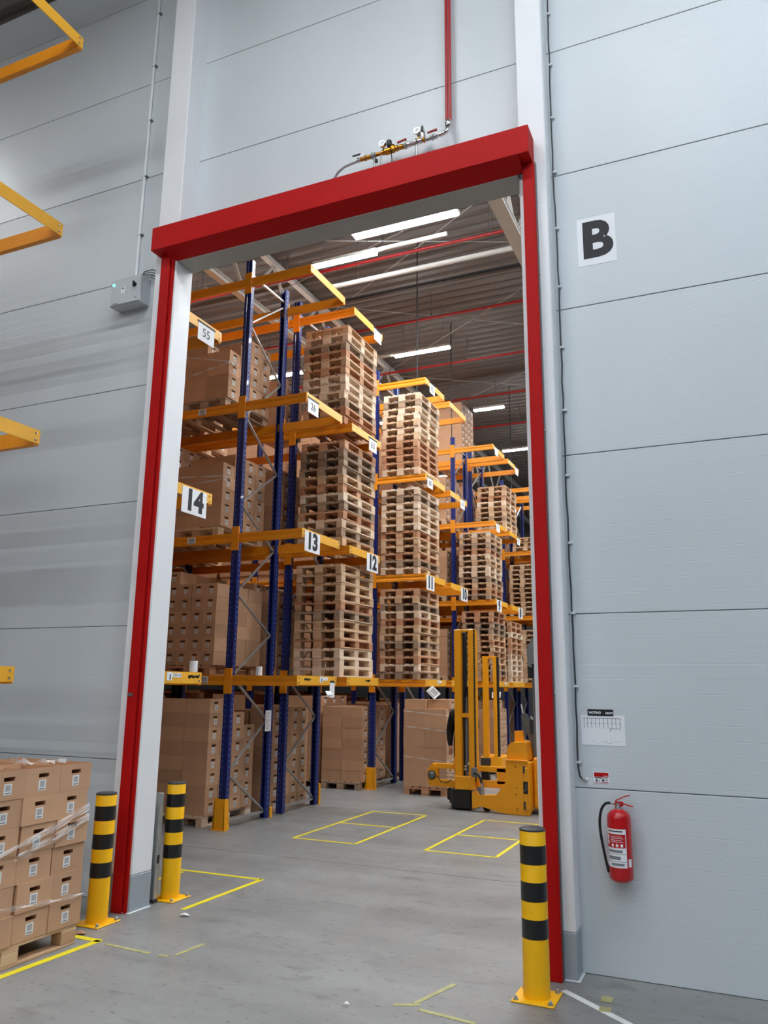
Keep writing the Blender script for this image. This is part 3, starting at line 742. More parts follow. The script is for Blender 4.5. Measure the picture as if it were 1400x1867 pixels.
# film strands
fs_ = thing('film_wrap', 'twisted strands of clear stretch film across the lower left cartons', 'film', (-4.69, 4.5, .8))
def strand(pts, wd, name='film_strand', mat='strand', P=(-4.69, 4.5, .8), parent=None, n=14):
    b = MB(); vs_ = []; fs2 = []
    pts = [Vector(p) for p in pts]
    seg = []
    for a, c in zip(pts, pts[1:]):
        for i in range(n): seg.append(a.lerp(c, i/n))
    seg.append(pts[-1])
    ph = random.uniform(0, 6)
    for i, p in enumerate(seg):
        a = ph + i*.35; off_ = Vector((math.sin(a)*.006, 0, math.cos(a)*wd))
        vs_ += [p-off_, p+off_]
    for i in range(len(seg)-1): fs2.append((2*i, 2*i+1, 2*i+3, 2*i+2))
    b.add(vs_, fs2); return at(b, name, M[mat], parent or fs_, P, True)
random.seed(4)
for k in range(5):
    o = k*.012
    strand([(-4.688, 4.97, 1.0-o), (-4.675, 4.62, .895-o*.9), (-4.685, 4.2, .77-o*.4), (-4.69, 3.8, .66)], random.choice((.001, .002, .0035)))
for k in range(5):
    o = k*.011
    strand([(-4.688, 4.975, .925-o), (-4.675, 4.62, .82-o), (-4.69, 4.33, .735-o*.3)], random.choice((.001, .002, .003)))
strand([(-4.686, 4.975, .985), (-4.672, 4.6, .86), (-4.688, 4.25, .77)], .028, 'film_sheet', 'film'); strand([(-4.686, 4.975, .90), (-4.672, 4.6, .78), (-4.688, 4.3, .70)], .025, 'film_sheet', 'film')
strand([(-4.688, 4.985, .345), (-4.682, 4.6, .37), (-4.682, 4.2, .40), (-4.682, 3.8, .42)], .02, 'film_sheet', 'film'); strand([(-4.686, 4.985, .35), (-4.68, 4.6, .362), (-4.68, 4.2, .41), (-4.68, 3.8, .43)], .004)
for k, (x0, y0_, x1, y1_) in enumerate(((-4.74, 4.72, -5.0, 4.5), (-4.76, 4.62, -4.9, 4.9), (-4.8, 4.2, -5.1, 4.1), (-4.95, 4.55, -5.3, 4.75))):
    random.seed(20+k); ps = []
    for q in range(7):
        t_ = q/6; ps.append((x0+(x1-x0)*t_, y0_+(y1_-y0_)*t_+random.uniform(-.02, .02), 1.305+random.uniform(0, .035)))
    strand(ps, .016, 'film_tuft', 'strand', n=4)

# ================================================================== pallet racks
XE = -5.42           # outer end of the overhanging beams
XU = -6.53           # upright frame at the rack end
LV = [2.03, 4.05, 6.06, 8.10]
BH = .135
def upr_mesh(H):
    # open omega profile, opening away from the aisle
    w, d, t = .056, .05, .012
    pr_ = [(-w, -d), (-.018, -d), (-.012, -d+.008), (.012, -d+.008), (.018, -d), (w, -d), (w, d*.55), (w-.014, d), (w-.03, d), (w-.03, d-t), (w-t-.006, d-t), (w-t, d*.4), (w-t, -d+t+.006), (-w+t, -d+t+.006), (-w+t, d*.4), (-w+t+.006, d-t), (-w+.03, d-t), (-w+.03, d), (-w+.014, d), (-w, d*.55)]
    return MB().prism(pr_, 'z', 0, H).mesh('upright', M['blue'])
def slot_mesh(H):
    b = MB(); z = .12
    while z < H-.05:
        b.box(.0555, .0568, -.012, .004, z, z+.028)
        b.box(-.034, -.024, -.0505, -.0495, z, z+.018); z += .075
    return b.mesh('slot_row', M['slot'])
beam_prof = lambda yo, s: [(yo, 0), (yo, -.04), (yo+s*.008, -.052), (yo+s*.008, -.083), (yo, -.095), (yo, -BH), (yo+s*.05, -BH), (yo+s*.05, 0)]
def rack(no, y0, y1, label, xl=-24, frames=(-6.53, -9.33, -12.13), H=8.42, levels=LV, det=True, guard=()):
    r = thing('pallet_rack', label, 'pallet rack', (XU, (y0+y1)/2, 0), 'pallet racks')
    P = (XU, (y0+y1)/2, 0)
    yf, yb = y0+.06, y1-.06
    for fi, fx in enumerate(frames):
        for yy, rz in ((yf, 0), (yb, math.pi)):
            o = link('upright', pmesh(('upr', H), lambda: upr_mesh(H)), r, (fx-P[0], yy-P[1], 0), (0, 0, rz))
            if fi == 0:
                if rz == 0: s_ = link('slot_row', pmesh(('slot', H), lambda: slot_mesh(H)), o)
                else:
                    s_ = link('slot_row', pmesh(('slotb', H), lambda: (lambda m_: (m_.transform(Matrix.Rotation(math.pi, 4, 'Z')), m_)[1])(slot_mesh(H))), o)
                s_['kind'] = 'stuff'
                MB().box(-.08, .08, -.07, .07, 0, .008).build('base_plate', M['galv'], o)
        if fi == 0 or det:
            # zigzag bracing
            zz = [.12, .72, 1.40, 2.02, 2.64, 3.2, 3.94, 4.52, 5.18, 5.88, 6.70, 7.38, 8.1]
            for q in range(len(zz)-1):
                a = (fx, yb-.03, zz[q]) if q % 2 == 0 else (fx, yf+.03, zz[q]); c = (fx, yf+.03, zz[q+1]) if q % 2 == 0 else (fx, yb-.03, zz[q+1])
                at(MB().bar(a, c, .032, .022), 'brace', M['galv'], r, P)
            at(MB().bar((fx, yf, .1), (fx, yb, .1), .035, .035), 'floor_rail', M['galv'], r, P)
            at(MB().bar((fx, yf, 8.2), (fx, yb, 8.2), .035, .03), 'brace', M['galv'], r, P)
    for z in levels:
        for yo, s, in ((y0-.0, 1), (y1, -1)):
            bm_ = at(MB().prism([(u, v+z) for u, v in beam_prof(yo, s)], 'x', xl, XE-.004), 'beam', M['orange'], r, P)
            for fx in frames[:2]:
                at(MB().cbox(fx-.062, fx+.062, min(yo, yo+s*.02)-.006*(s > 0), max(yo, yo+s*.02)+.006*(s < 0), z-BH-.115, z+.10, .004), 'connector', M['orange'], bm_, P)
        e = at(MB().prism([(XE-.004, -.118+z), (XE+.004, -.118+z), (XE+.004, z+.004), (XE-.05, z+.004), (XE-.05, z-.004), (XE-.004, z-.004)], 'y', y0-.002, y1+.002), 'end_beam', M['armyellow'], r, P)
        bt = MB()
        for yy in (y0+.045, y1-.045):
            for zz_ in (z-.03, z-.09): bt.lathe([(.011, 0), (.011, .006), (0, .008)], (XE+.004, yy, zz_), 'x', 8)
        at(bt, 'bolt', M['chrome'], e, P)
    for (yy, kind_) in guard:
        if kind_ == 'big':
            yy -= .075
            g_ = MB(); a0, a1 = .105, .075
            g_.add([(XU-a0, yy-.03, 0), (XU+a0, yy-.03, 0), (XU+a1, yy-.03, .40), (XU-a1, yy-.03, .40), (XU-a0, yy-.018, 0), (XU+a0, yy-.018, 0), (XU+a1, yy-.018, .40), (XU-a1, yy-.018, .40)], [(0,3,2,1),(4,5,6,7),(0,1,5,4),(1,2,6,5),(2,3,7,6),(3,0,4,7)])
            g_.prism([(yy-.03, 0), (yy+.10, 0), (yy+.05, .40), (yy-.03, .40)], 'x', XU+a1-.0, XU+a1+.012)
            g_.prism([(yy-.03, 0), (yy+.10, 0), (yy+.05, .40), (yy-.03, .40)], 'x', XU-a1-.012, XU-a1)
            go = at(g_, 'foot_guard', M['guard'], r, P)
            at(MB().box(XU-a0-.02, XU+a0+.02, yy-.05, yy-.018, 0, .008), 'guard_flange', M['guard'], go, P)
        else:
            at(MB().cbox(XU-.06, XU+.075, yy, yy+.05, 0, kind_, .006), 'foot_guard', M['guard'], r, P)
    return r
SIDES = {15: (3.60, 4.765), 14: (6.13, 7.265), 13: (9.36, 10.50), 12: (10.85, 12.0), 11: (14.16, 15.32), 10: (15.67, 16.82), 9: (19.07, 20.2), 8: (20.55, 21.75), 7: (23.9, 25.05), 6: (25.4, 26.55)}
rack(15, *SIDES[15], 'orange and blue pallet rack of the near hall, beam ends at the left edge', det=False, frames=(-6.75, -9.4))
rack(14, *SIDES[14], 'pallet rack with sign fourteen, nearest inside the opening', det=False, frames=(-6.53, -9.33))
rack(13, *SIDES[13], 'blue and orange pallet rack with sign thirteen', guard=((9.42, 'big'), (10.50, .15)))
rack(12, *SIDES[12], 'blue and orange pallet rack with sign twelve behind rack thirteen', guard=((11.99, .33),))
rack(11, *SIDES[11], 'blue and orange pallet rack with sign eleven', guard=((14.22, 'big'),), det=False)
rack(10, *SIDES[10], 'blue and orange pallet rack with sign ten behind rack eleven', guard=((15.7, .15),), det=False, frames=(-6.53, -9.33))
rack(9, *SIDES[9], 'blue and orange pallet rack with sign nine', guard=((19.11, 'big'),), det=False, frames=(-6.53, -9.33))
rack(8, *SIDES[8], 'blue and orange pallet rack with sign eight behind rack nine', det=False, frames=(-6.53, -9.33))
rack(7, *SIDES[7], 'distant orange and blue pallet rack behind rack eight', det=False, frames=(-6.53, -9.33))
rack(6, *SIDES[6], 'most distant orange and blue pallet rack at the right post', det=False, frames=(-6.53, -9.33))

# ---- rack signs
def sign(s, yc, z_top, wd, ht, size, bold, label, tilt=0):
    o = plate('number_sign', wd, ht, .002, M['paper'], '+x', None, (XE+.006, yc, z_top-ht/2)); tag(o, label, 'sign')
    if tilt: o.rotation_euler = (tilt, 0, 0)
    if s: text('number', s, size, M['ink'], '+x', o, (.0026, 0, 0), bold)
    return o
for no, yc in ((14, 6.945), (13, 9.655), (12, 11.70), (11, 14.43), (10, 16.545), (9, 19.37), (8, 21.51)):
    sign(str(no), yc, 4.035 if no > 9 else 4.05, .44, .292, .32, .016, f'white sign with bold black number {SPELL[no]} on a rack end')
def sign4(s, yc, z, row, lv):
    o = sign(s, yc, z, .31, .215, .15, .0, f'white paper sheet {("reading "+s+" ") if s else ""}hanging on the rack {SPELL[row]} {lv} beam end')
    mt = MB(); mt.box(.0, .004, -.17, .17, .1, .125); mt.build('black_tape', M['ink'], o)
sign4('55', 6.965, 6.02, 14, 'third'); sign4('26', 9.56, 5.99, 13, 'third'); sign4('63', 11.65, 6.01, 12, 'third'); sign4('60', 14.42, 6.02, 11, 'third'); sign4('61', 16.5, 6.03, 10, 'third')
sign4('9', 19.4, 6.03, 9, 'third'); sign4('8', 21.5, 6.03, 8, 'third')
sign4('', 11.79, 8.08, 12, 'top'); sign4('85', 14.56, 8.08, 11, 'top'); sign4('', 19.4, 8.08, 9, 'top'); sign4('', 21.5, 8.08, 8, 'top')
def tagplate(row, yc, s):
    o = plate('shelf_label', .085, .085, .002, M['paper'], '+x', None, (XE+.005, yc, 1.985)); tag(o, f'small white arrow label on the lowest beam end of rack {SPELL[row]}', 'label')
    MB().box(.002, .003, .004, .02, -.035, .02).build('arrow', M['ink'], o)
    t = plate('code_strip', .15, .045, .002, M['paper'], '+x', o, (0, .12, .012))
    if s: text('code', s, .035, M['ink'], '+x', t, (.0024, 0, 0))
tagplate(14, 6.72, '239/1-10'); tagplate(13, 10.03, ''); tagplate(11, 14.85, ''); tagplate(9, 19.75, '')
# marker scuffs on the lowest end beams
for row, y in ((14, 7.03), (13, 9.55), (12, 11.5)):
    b = MB(); random.seed(row)
    for k in range(5): yy = y + k*.035; b.box(0, .0012, yy-y, yy-y+.05, random.uniform(-.01, .012), random.uniform(.016, .028))
    tag(b.build('scuff_tape', M['black'], None, (XE+.0045, y, 1.975)), f'torn black tape remains on the lowest beam end of rack {SPELL[row]}', 'tape')
# white cardboard tubes standing on the lowest beams
def tube_(x, y, z, label): 
    b = MB(); b.lathe([(.045, 0), (.045, .12), (.038, .12), (.038, .1), (0, .1)], (0,0,0), 'z', 16); tag(b.build('paper_tube', M['paper'], None, (x, y, z), True), label, 'tube', 'white tubes on the beams')
tube_(-5.46, 7.17, 2.036, 'short white tube standing on the beam end of rack fourteen'); tube_(-6.05, 9.40, 2.032, 'short white tube standing on the lowest beam of rack thirteen')
# hanging paper roll end
pr_ = thing('hanging_paper', 'white paper sheet hanging from the lowest beam end between racks thirteen and twelve', 'paper', (XE+.01, 10.36, 1.95))
plate('tape_piece', .13, .045, .003, M['ink'], '+x', pr_, (0, 0, .0)); plate('sheet', .15, .21, .002, M['paper'], '+x', pr_, (.004, -.01, -.11))
MB().prism([(.004, -.20), (.05, -.20), (.06, -.17), (.03, -.12), (.026, -.13), (.05, -.17), (.045, -.192), (.004, -.192)], 'y', -.26, -.1).build('curled_end', M['paper'], pr_)
# notice on upright
nn = tag(plate('load_notice', .16, .30, .003, M['paper'], '+x', None, (XU+.06, 10.36, 1.385)), 'white load notice plate on the rear upright of rack thirteen', 'notice')
b = MB(); random.seed(9)
for k in range(12): b.box(.003, .0036, -.06, random.uniform(-.01, .06), .12-k*.021, .126-k*.021)
b.build('print', M['greyink'], nn)
# bar code labels on beams
for (x, y, z, lab) in ((-7.25, 9.355, 5.995, 'small barcode label on the third beam of rack thirteen'), (-7.3, 9.355, 3.985, 'small barcode label on the second beam of rack thirteen'), (-6.93, 9.355, 1.965, 'small barcode label on the lowest beam of rack thirteen')):
    tag(plate('barcode_label', .15, .1, .001, M['barcode'], '-y', None, (x, y, z)), lab, 'label')

# ================================================================== stacks of empty pallets on the rack ends
random.seed(21)
def stack(row, lv, n, detail=True, x=-5.93, yofs=0.0):
    yc = (SIDES[row][0]+SIDES[row][1])/2 + yofs; z = LV[lv]+.003
    tx = ['lowest', 'second', 'third', 'top'][lv]
    lean = random.uniform(-.015, .015); dy = 0
    for k in range(n):
        if k and random.random() < .25: dy = random.uniform(-.02, .02)
        pallet(x+lean*k/n+random.uniform(-.014, .014), yc+dy+random.uniform(-.012, .012), z+k*.1445, f'{ORD[k]} empty pallet up in the stack on rack {SPELL[row]}, {tx} level', f'empty pallets stacked on rack {SPELL[row]}', random.uniform(-.015, .015), detail)
for lv in (0, 1, 2): stack(12, lv, 12, yofs=-.02)
for lv in (0, 1, 2): stack(11, lv, 12, x=-5.96)
stack(9, 0, 12, x=-5.9); stack(9, 1, 12, x=-5.96)
stack(8, 0, 11, x=-5.85); stack(8, 2, 9, x=-5.92); 
stack(7, 0, 11, False); stack(7, 1, 11, False); stack(7, 2, 3, False, x=-5.8)
stack(6, 0, 10, False); stack(6, 1, 9, False)

# ================================================================== carton loads in the racks
random.seed(31)
load(-6.83, 9.40, 0, 2, 4, lambda i, j: [8, 8, 7, 6][j], .42, .29, .1945, '+x', 'ground load of rack thirteen', 'cartons on the ground load of rack thirteen')
load(-6.82, 9.40, LV[0], 4, 3, lambda i, j: 7 if (i == 3) else 6, .225, .40, .195, '-y', 'lowest level of rack thirteen', 'cartons on the lowest level of rack thirteen', lab=.06)
load(-6.83, 9.40, LV[1], 2, 4, lambda i, j: [5, 6, 6, 6][j], .42, .29, .195, '+x', 'second level of rack thirteen', 'cartons on the second level of rack thirteen')
load(-6.83, 9.40, LV[2], 2, 4, lambda i, j: [4 + (i == 1), 5, 6, 6][j], .42, .29, .195, '+x', 'third level of rack thirteen', 'cartons on the third level of rack thirteen')
load(-6.72, 10.9, 0, 1, 4, lambda i, j: 8, .42, .28, .1945, '+x', 'ground load of rack twelve', 'cartons on the ground load of rack twelve', pal=False)
load(-6.72, 10.9, LV[0], 1, 2, lambda i, j: 7, .42, .28, .195, '+x', 'lowest level of rack twelve', 'cartons on the lowest level of rack twelve', pal=False)
load(-6.72, 10.9, LV[1], 1, 2, lambda i, j: 7, .42, .28, .195, '+x', 'second level of rack twelve', 'cartons on the second level of rack twelve', pal=False)
load(-6.72, 10.9, LV[2], 1, 2, lambda i, j: 5, .42, .28, .195, '+x', 'third level of rack twelve', 'cartons on the third level of rack twelve', pal=False)
load(-6.62, 13.92, 0, 2, 3, lambda i, j: 7, .42, .38, .195, '+x', 'ground load of rack eleven', 'cartons on the ground load of rack eleven')
load(-4.90, 13.86, 0, 2, 3, lambda i, j: 4, .42, .40, .34, '+x', 'wrapped load left of the truck mast', 'large cartons left of the truck mast', lab=.06)
random.seed(8)
for i, (x, y) in enumerate(((-5.53, 14.1), (-5.1, 14.2), (-5.08, 14.62))):
    carton(x, y, .146+4*.34, .42, .38, .17, '+x', f'{CNT[i]} small carton on top of the load left of the truck mast', 'small cartons on top of the load', lab=.06)
load(-5.5, 18.95, 0, 2, 4, lambda i, j: 6, .42, .30, .205, '+x', 'wrapped load right of the truck mast', 'cartons right of the truck mast', lab=.06)
carton(-5.62, 19.3, .146+6*.205, .40, .30, .22, '+x', 'single carton on top of the load right of the truck mast', 'cartons right of the truck mast')
# deep loads as one body
for lv in range(4):
    z = 0 if lv == 0 else LV[lv-1]
    stuff_load(-7.80, 9.42, z, 2, 4, 7-(lv % 2), .41, .29, .195)
    stuff_load(-8.68, 10.92, z, 2, 4, 7, .41, .28, .195)
    stuff_load(-7.20, 10.92, z, 1, 4, 7 if lv < 3 else 5, .41, .28, .195, pal=False)
    stuff_load(-7.55, 14.0, z, 2, 3, 8 if lv == 0 else 7, .42, .38, .195)
    stuff_load(-6.75, 15.72, z, 2, 4, 7, .42, .28, .195)
    stuff_load(-6.72, 19.1, z, 2, 4, 6, .42, .28, .195)
    stuff_load(-6.72, 20.6, z, 2, 4, 7, .42, .28, .195)
stuff_load(-6.78, 20.65, LV[3], 2, 4, 9, .42, .28, .195)
random.seed(77)
for row, xs0 in ((14, -6.75), (13, -9.5), (12, -9.6), (11, -8.5), (10, -7.75), (9, -7.75), (8, -7.75), (7, -6.72), (6, -6.72)):
    y0, y1 = SIDES[row]
    for lv in range(4):
        z = 0 if lv == 0 else LV[lv-1]; xr = xs0
        while xr > -24:
            n = random.choice((6, 7, 7, 8)); sy_ = (y1-y0-.06)/4
            h = n*.195
            STUFF.box(xr-.82, xr-.01, y0+.05, y1-.05, z+.146, z+.146+h-.012, 0)
            STUFF.box(xr-.8, xr-.02, y0+.05, y1-.05, z+.002, z+.14, 3)
            for i in range(2):
                for k in range(n): STUFF.box(xr-.41*(i+1)+.002, xr-.41*i-.002, y0+.03, y0+.06, z+.146+k*.195, z+.146+(k+1)*.195-.003, 0)
            xr -= .93
tag(STUFF.build('carton_mass', [M['card'], M['paper'], M['black'], M['wood']]), 'brown labelled cartons packed deep inside the racks', 'cartons', kind='stuff')
# labels lying on loads
def tilted_sheet(x, y, z, rz, label):
    o = plate('tilted_sheet', .22, .16, .002, M['barcode'], '-y', None, (x, y, z)); o.rotation_euler = (-.5, rz, 0); tag(o, label, 'label')
tilted_sheet(-5.2, 14.0, 1.80, .75, 'white barcode sheet standing tilted on the load left of the mast')
tilted_sheet(-5.43, 18.98, 1.72, -.05, 'white barcode sheet on the load right of the mast')
# wrap bands
wb = thing('film_wrap', 'clear stretch film bands around the load left of the truck mast', 'film', (-5.3, 13.85, .9))
for z in (1.42, 1.15, .62): strand([(-5.74, 13.848, z+.04), (-5.3, 13.843, z+.01), (-4.893, 13.846, z-.03), (-4.89, 14.4, z)], .009, P=(-5.3, 13.85, .9), parent=wb)
wb2 = thing('film_wrap', 'clear stretch film across the cartons on the third level of rack thirteen', 'film', (-7.2, 9.39, 6.7))
for (a, c) in (((-7.67, 6.98), (-6.83, 6.78)), ((-7.67, 6.62), (-6.83, 6.76)), ((-7.3, 6.9), (-6.83, 6.77))):
    strand([(a[0], 9.388, a[1]), ((a[0]+c[0])/2, 9.38, (a[1]+c[1])/2), (c[0], 9.385, c[1]), (-6.815, 9.6, c[1]+.02)], .012, P=(-7.2, 9.39, 6.7), parent=wb2)
wb3 = thing('film_wrap', 'clear stretch film across the cartons on the second level of rack thirteen', 'film', (-7.2, 9.39, 4.8))
for (a, c) in (((-7.67, 5.0), (-6.83, 4.95)), ((-7.67, 4.85), (-6.83, 4.9))):
    strand([(a[0], 9.388, a[1]), (c[0], 9.385, c[1]), (-6.815, 9.6, c[1]+.02)], .012, P=(-7.2, 9.39, 4.8), parent=wb3)

# ================================================================== roof structure of the far hall
def truss(x, wd, label, y0=6.3, y1=49):
    t = thing('roof_truss', label, 'roof truss', (x, 20, 10.2), 'white roof trusses')
    P = (x, 20, 10.2)
    at(MB().box(x-wd/2, x+wd/2, y0, y1, 10.2, 10.215).box(x-.006, x+.006, y0, y1, 10.215, 10.33).box(x-wd/2, x+wd/2, y0, y1, 10.33, 10.345), 'bottom_chord', M['whitesteel'], t, P)
    at(MB().box(x-.07, x+.07, y0, y1, 11.6, 11.72), 'top_chord', M['whitesteel'], t, P)
    y = y0+.4; k = 0
    while y < 34:
        a, c = ((x, y, 10.345), (x, y+1.1, 11.6)) if k % 2 == 0 else ((x, y, 11.6), (x, y+1.1, 10.345))
        at(MB().bar(a, c, .06, .06), 'diagonal', M['whitesteel'], t, P); y += 1.1; k += 1
truss(-9.35, .16, 'white steel roof truss above the left racks'); truss(-3.25, .26, 'white steel roof truss above the main aisle at right')
def rpipe(y, z, label, hang=True):
    t = thing('sprinkler_main', label, 'pipe', (-6, y, z), 'red sprinkler pipes under the roof')
    MB().tube([(-20, 0, 0), (20, 0, 0)], .035, 8).build('pipe', M['redpipe'], t, smooth=True)
    for k in range(9):
        MB().box(-10.01+k*2.4, -9.99+k*2.4, -.012, .012, .03, 11.72-z).build('hanger', M['steelgrey'], t)
        MB().lathe([(.0, -.1), (.018, -.09), (.01, -.03), (.01, 0)], (-9+k*2.4, 0, 0), 'z', 8).build('sprinkler_head', M['steelgrey'], t)
for y, lb in ((14.13, 'nearest red sprinkler pipe under the roof'), (17.2, 'second red sprinkler pipe under the roof'), (20.1, 'third red sprinkler pipe under the roof'), (23.0, 'fourth red sprinkler pipe under the roof'), (25.97, 'most distant red sprinkler pipe under the roof'), (10.3, 'red sprinkler pipe above rack thirteen')):
    rpipe(y, 11.0, lb)
def luminaire(x0, x1, y, z, wd, ht, mat, label, ctop, trunk=None, group='strip lights under the roof'):
    t = thing('strip_light', label, 'strip light', ((x0+x1)/2, y, z), group); L = (x1-x0)/2
    MB().cbox(-L, L, -wd/2, wd/2, .02, ht, .006).build('housing', M['whitesteel'], t)
    MB().box(-L+.02, L-.02, -wd/2+.008, wd/2-.008, -.012, .02).build('diffuser', mat, t)
    if trunk:
        MB().tube([(trunk[0]-(x0+x1)/2, 0, .07), (trunk[1]-(x0+x1)/2, 0, .07)], .045, 10).build('trunking', M['whitesteel'], t, smooth=True)
    d0 = 6.11 if y > 6 else -24
    ys = d0 + round((y-d0-.06)/.33)*.33 + .06 - y      # wires are fixed to the nearest low rib of the deck
    for s in (-.7, .7): MB().tube([(s*L, 0, ht), (s*L, ys, ctop-z)], .005, 6).build('suspension_wire', M['steelgrey'], t)
    return t
CT = 11.776
luminaire(-6.2, -4.06, 12.25, 10.42, .33, .09, M['lampF'], 'large bright strip light nearest the door header', CT)
luminaire(-7.5, -6.05, 13.08, 10.47, .15, .09, M['lampF'], 'bright strip light with a bare trunk over the aisle before rack eleven', CT, (-6.1, -4.55))
luminaire(-7.75, -6.18, 17.95, 10.47, .15, .09, M['lampF'], 'strip light over the aisle before rack nine', CT, (-9.4, -7.7))
luminaire(-7.08, -6.08, 22.8, 10.47, .15, .09, M['lampF'], 'small strip light over the aisle behind rack eight', CT)
luminaire(-7.5, -6.0, 27.7, 10.55, .15, .09, M['lampF'], 'most distant strip light beside the right post', CT)
for y in (8.35, 13.08, 17.95, 22.8, 30.0):
    for x in (-11.2, -16, 3.0, 8.0):
        if y < 9: continue
        luminaire(x-1.0, x+1.0, y, 10.47, .15, .09, M['lampF'], 'strip light over an aisle outside the opening view', CT, group='strip lights out of view in the rack hall')
for y in (7.6, 9.4, 11.2, 13.2, 15.6, 18, 20.5, 23, 26, 30):  # row added out of view to brighten aisle-facing goods and the truck
    luminaire(-2.3, -.1, y, 10.47, .2, .09, M['lampF'], 'unseen strip light added over the main aisle to brighten the racks', CT, group='added strip lights over the main aisle')
tr = thing('cable_trunking', 'long pale unlit trunking under the roof above rack twelve', 'trunking', (-5.4, 13.97, 10.47))
MB().tube([(-2.2, 0, 0), (2.2, 0, 0)], .055, 10).build('tube', M['whitesteel'], tr, smooth=True)
for s in (-1.5, 1.5): MB().tube([(s, 0, .05), (s, 0, 1.27)], .005, 6).build('suspension_wire', M['steelgrey'], tr)
ct = thing('cable_tray', 'black cable tray under the roof behind the pale trunking', 'cable tray', (-6, 15.2, 10.75))
MB().box(-14, 8, -.06, .06, 0, .012).box(-14, 8, -.06, -.052, 0, .06).box(-14, 8, .052, .06, 0, .06).build('tray', M['darkgrey'], ct)
for k in range(10): MB().tube([(-12+k*2, 0, .01), (-12+k*2, 0, .98)], .006, 6).build('hanger', M['steelgrey'], ct)
br = thing('wind_bracing', 'thin steel bracing rods crossing under the roof', 'bracing rods', (-6, 15, 11.4))
for a, c in (((-9.3, 12.76), (-3.2, 15.42)), ((-3.2, 12.92), (-9.3, 16.84)), ((-3.2, 13.0), (-9.3, 15.0)), ((-9.3, 20.85), (-3.2, 16.65)), ((-9.3, 15.95), (-3.2, 20.05)), ((-9.3, 21), (-3.2, 25)), ((-9.3, 25), (-3.2, 21))):
    at(MB().tube([(a[0], a[1], 11.35), (c[0], c[1], 11.35)], .013, 6), 'rod', M['galv'], br, (-6, 15, 11.4), True)
for (x, y, z0, lb) in ((-5.93, 15.0, 7.9, 'black rod hanging from the roof above rack eleven'), (-6.55, 19.1, 8.35, 'black rod hanging from the roof above rack nine'), (-6.3, 24.3, 8.2, 'black rod hanging from the roof above the distant rack')):
    t = thing('hanging_rod', lb, 'rod', (x, y, 11.7), 'black rods hanging from the roof'); MB().tube([(0, 0, z0-11.7), (0, 0, 0)], .014, 6).build('rod', M['black'], t, smooth=True); MB().tube([(0, 0, 0), (.02, 0, .03), (.05, 0, .04)], .012, 6).build('hook', M['black'], t, smooth=True)
# near hall luminaires; leftmost ones added to brighten the left wall
for y, xs in ((2.4, (-3.4, -.2, 1.9, 4.6, 7.5)), (-2.6, (-6, -2.5, 1, 4.5, 8)), (-8, (-14, -11, -8, -3, 2, 7)), (-14, (-14, -11, -8, -3, 2, 7))):
    for x in xs: luminaire(x-1.0, x+1.0, y, 9.9, .22, .09, M['lampB'] if x > .5 else M['lampN'], 'unseen strip light of the near hall behind the camera', 10.496, group='strip lights of the near hall')
luminaire(-13, -10.2, 4.2, 9.9, .22, .09, M['lampN'], 'strip light over the near rack beside the left wall', 10.496)

# ================================================================== stacker truck
T = (-3.9, 12.9, 0)
tk = thing('stacker_truck', 'yellow stacker truck with tall mast in the aisle', 'forklift', T)
def tp_(b, name, mat, parent=None, smooth=False): return at(b, name, mat, parent or tk, T, smooth)
ym = M['truck']
# mast
ms = tp_(MB().cbox(-4.28, -4.165, 12.50, 12.60, .36, 2.83, .005), 'mast_rail', ym)
tp_(MB().cbox(-4.045, -3.955, 12.50, 12.60, .36, 2.83, .005), 'mast_rail', ym)
tp_(MB().box(-3.955, -3.925, 12.52, 12.6, .45, 2.82), 'chain_guide', M['black'])
b = MB()
for k in range(58): b.lathe([(.011, 0), (.011, .012), (0, .012)], (-3.94, 12.508, .5+k*.04), 'y', 6)
tp_(b, 'chain', M['steelgrey'])
tp_(MB().box(-3.925, -3.912, 12.51, 12.6, .45, 2.82), 'mast_edge', ym)
tp_(MB().box(-4.165, -4.135, 12.585, 12.74, .5, 2.78), 'inner_channel', M['black']); tp_(MB().box(-4.06, -4.045, 12.585, 12.74, .5, 2.78), 'inner_channel', M['black'])
tp_(MB().cbox(-4.28, -3.955, 12.52, 12.60, 2.80, 2.835, .004), 'mast_head', ym)
tp_(MB().cbox(-4.165, -4.045, 12.52, 12.56, 1.425, 1.49, .004), 'mast_crossbar', ym)
tp_(MB().cbox(-4.28, -3.945, 12.48, 12.60, .32, .52, .006), 'mast_foot', ym)
tp_(MB().lathe([(.035, 0), (.035, 1.0), (.02, 1.0), (.02, 1.25)], (-4.10, 12.60, .5), 'z', 14), 'lift_cylinder', M['midgrey'], smooth=True)
tp_(MB().lathe([(.02, 0), (.05, .004), (.05, .03), (.02, .034)], (-4.10, 12.63, 1.86), 'y', 18), 'hose_pulley', M['black'], smooth=True)
for k in range(4):
    x = -4.14+k*.025
    tp_(MB().tube([(x, 12.62, .6), (x+.01, 12.61, 1.2), (x-.006, 12.62, 1.6), (x+.012, 12.64, 1.82), (-4.09, 12.68, 1.88)], .007, 6), 'hydraulic_hose', M['black'], smooth=True)
random.seed(2)
for k in range(5): tp_(MB().lathe([(.014, 0), (.02, .008), (.02, .03), (.012, .04)], (-4.12+random.uniform(-.02, .05), 12.54, .53+k*.045), 'x', 10), 'valve_fitting', M['chrome'], smooth=True)
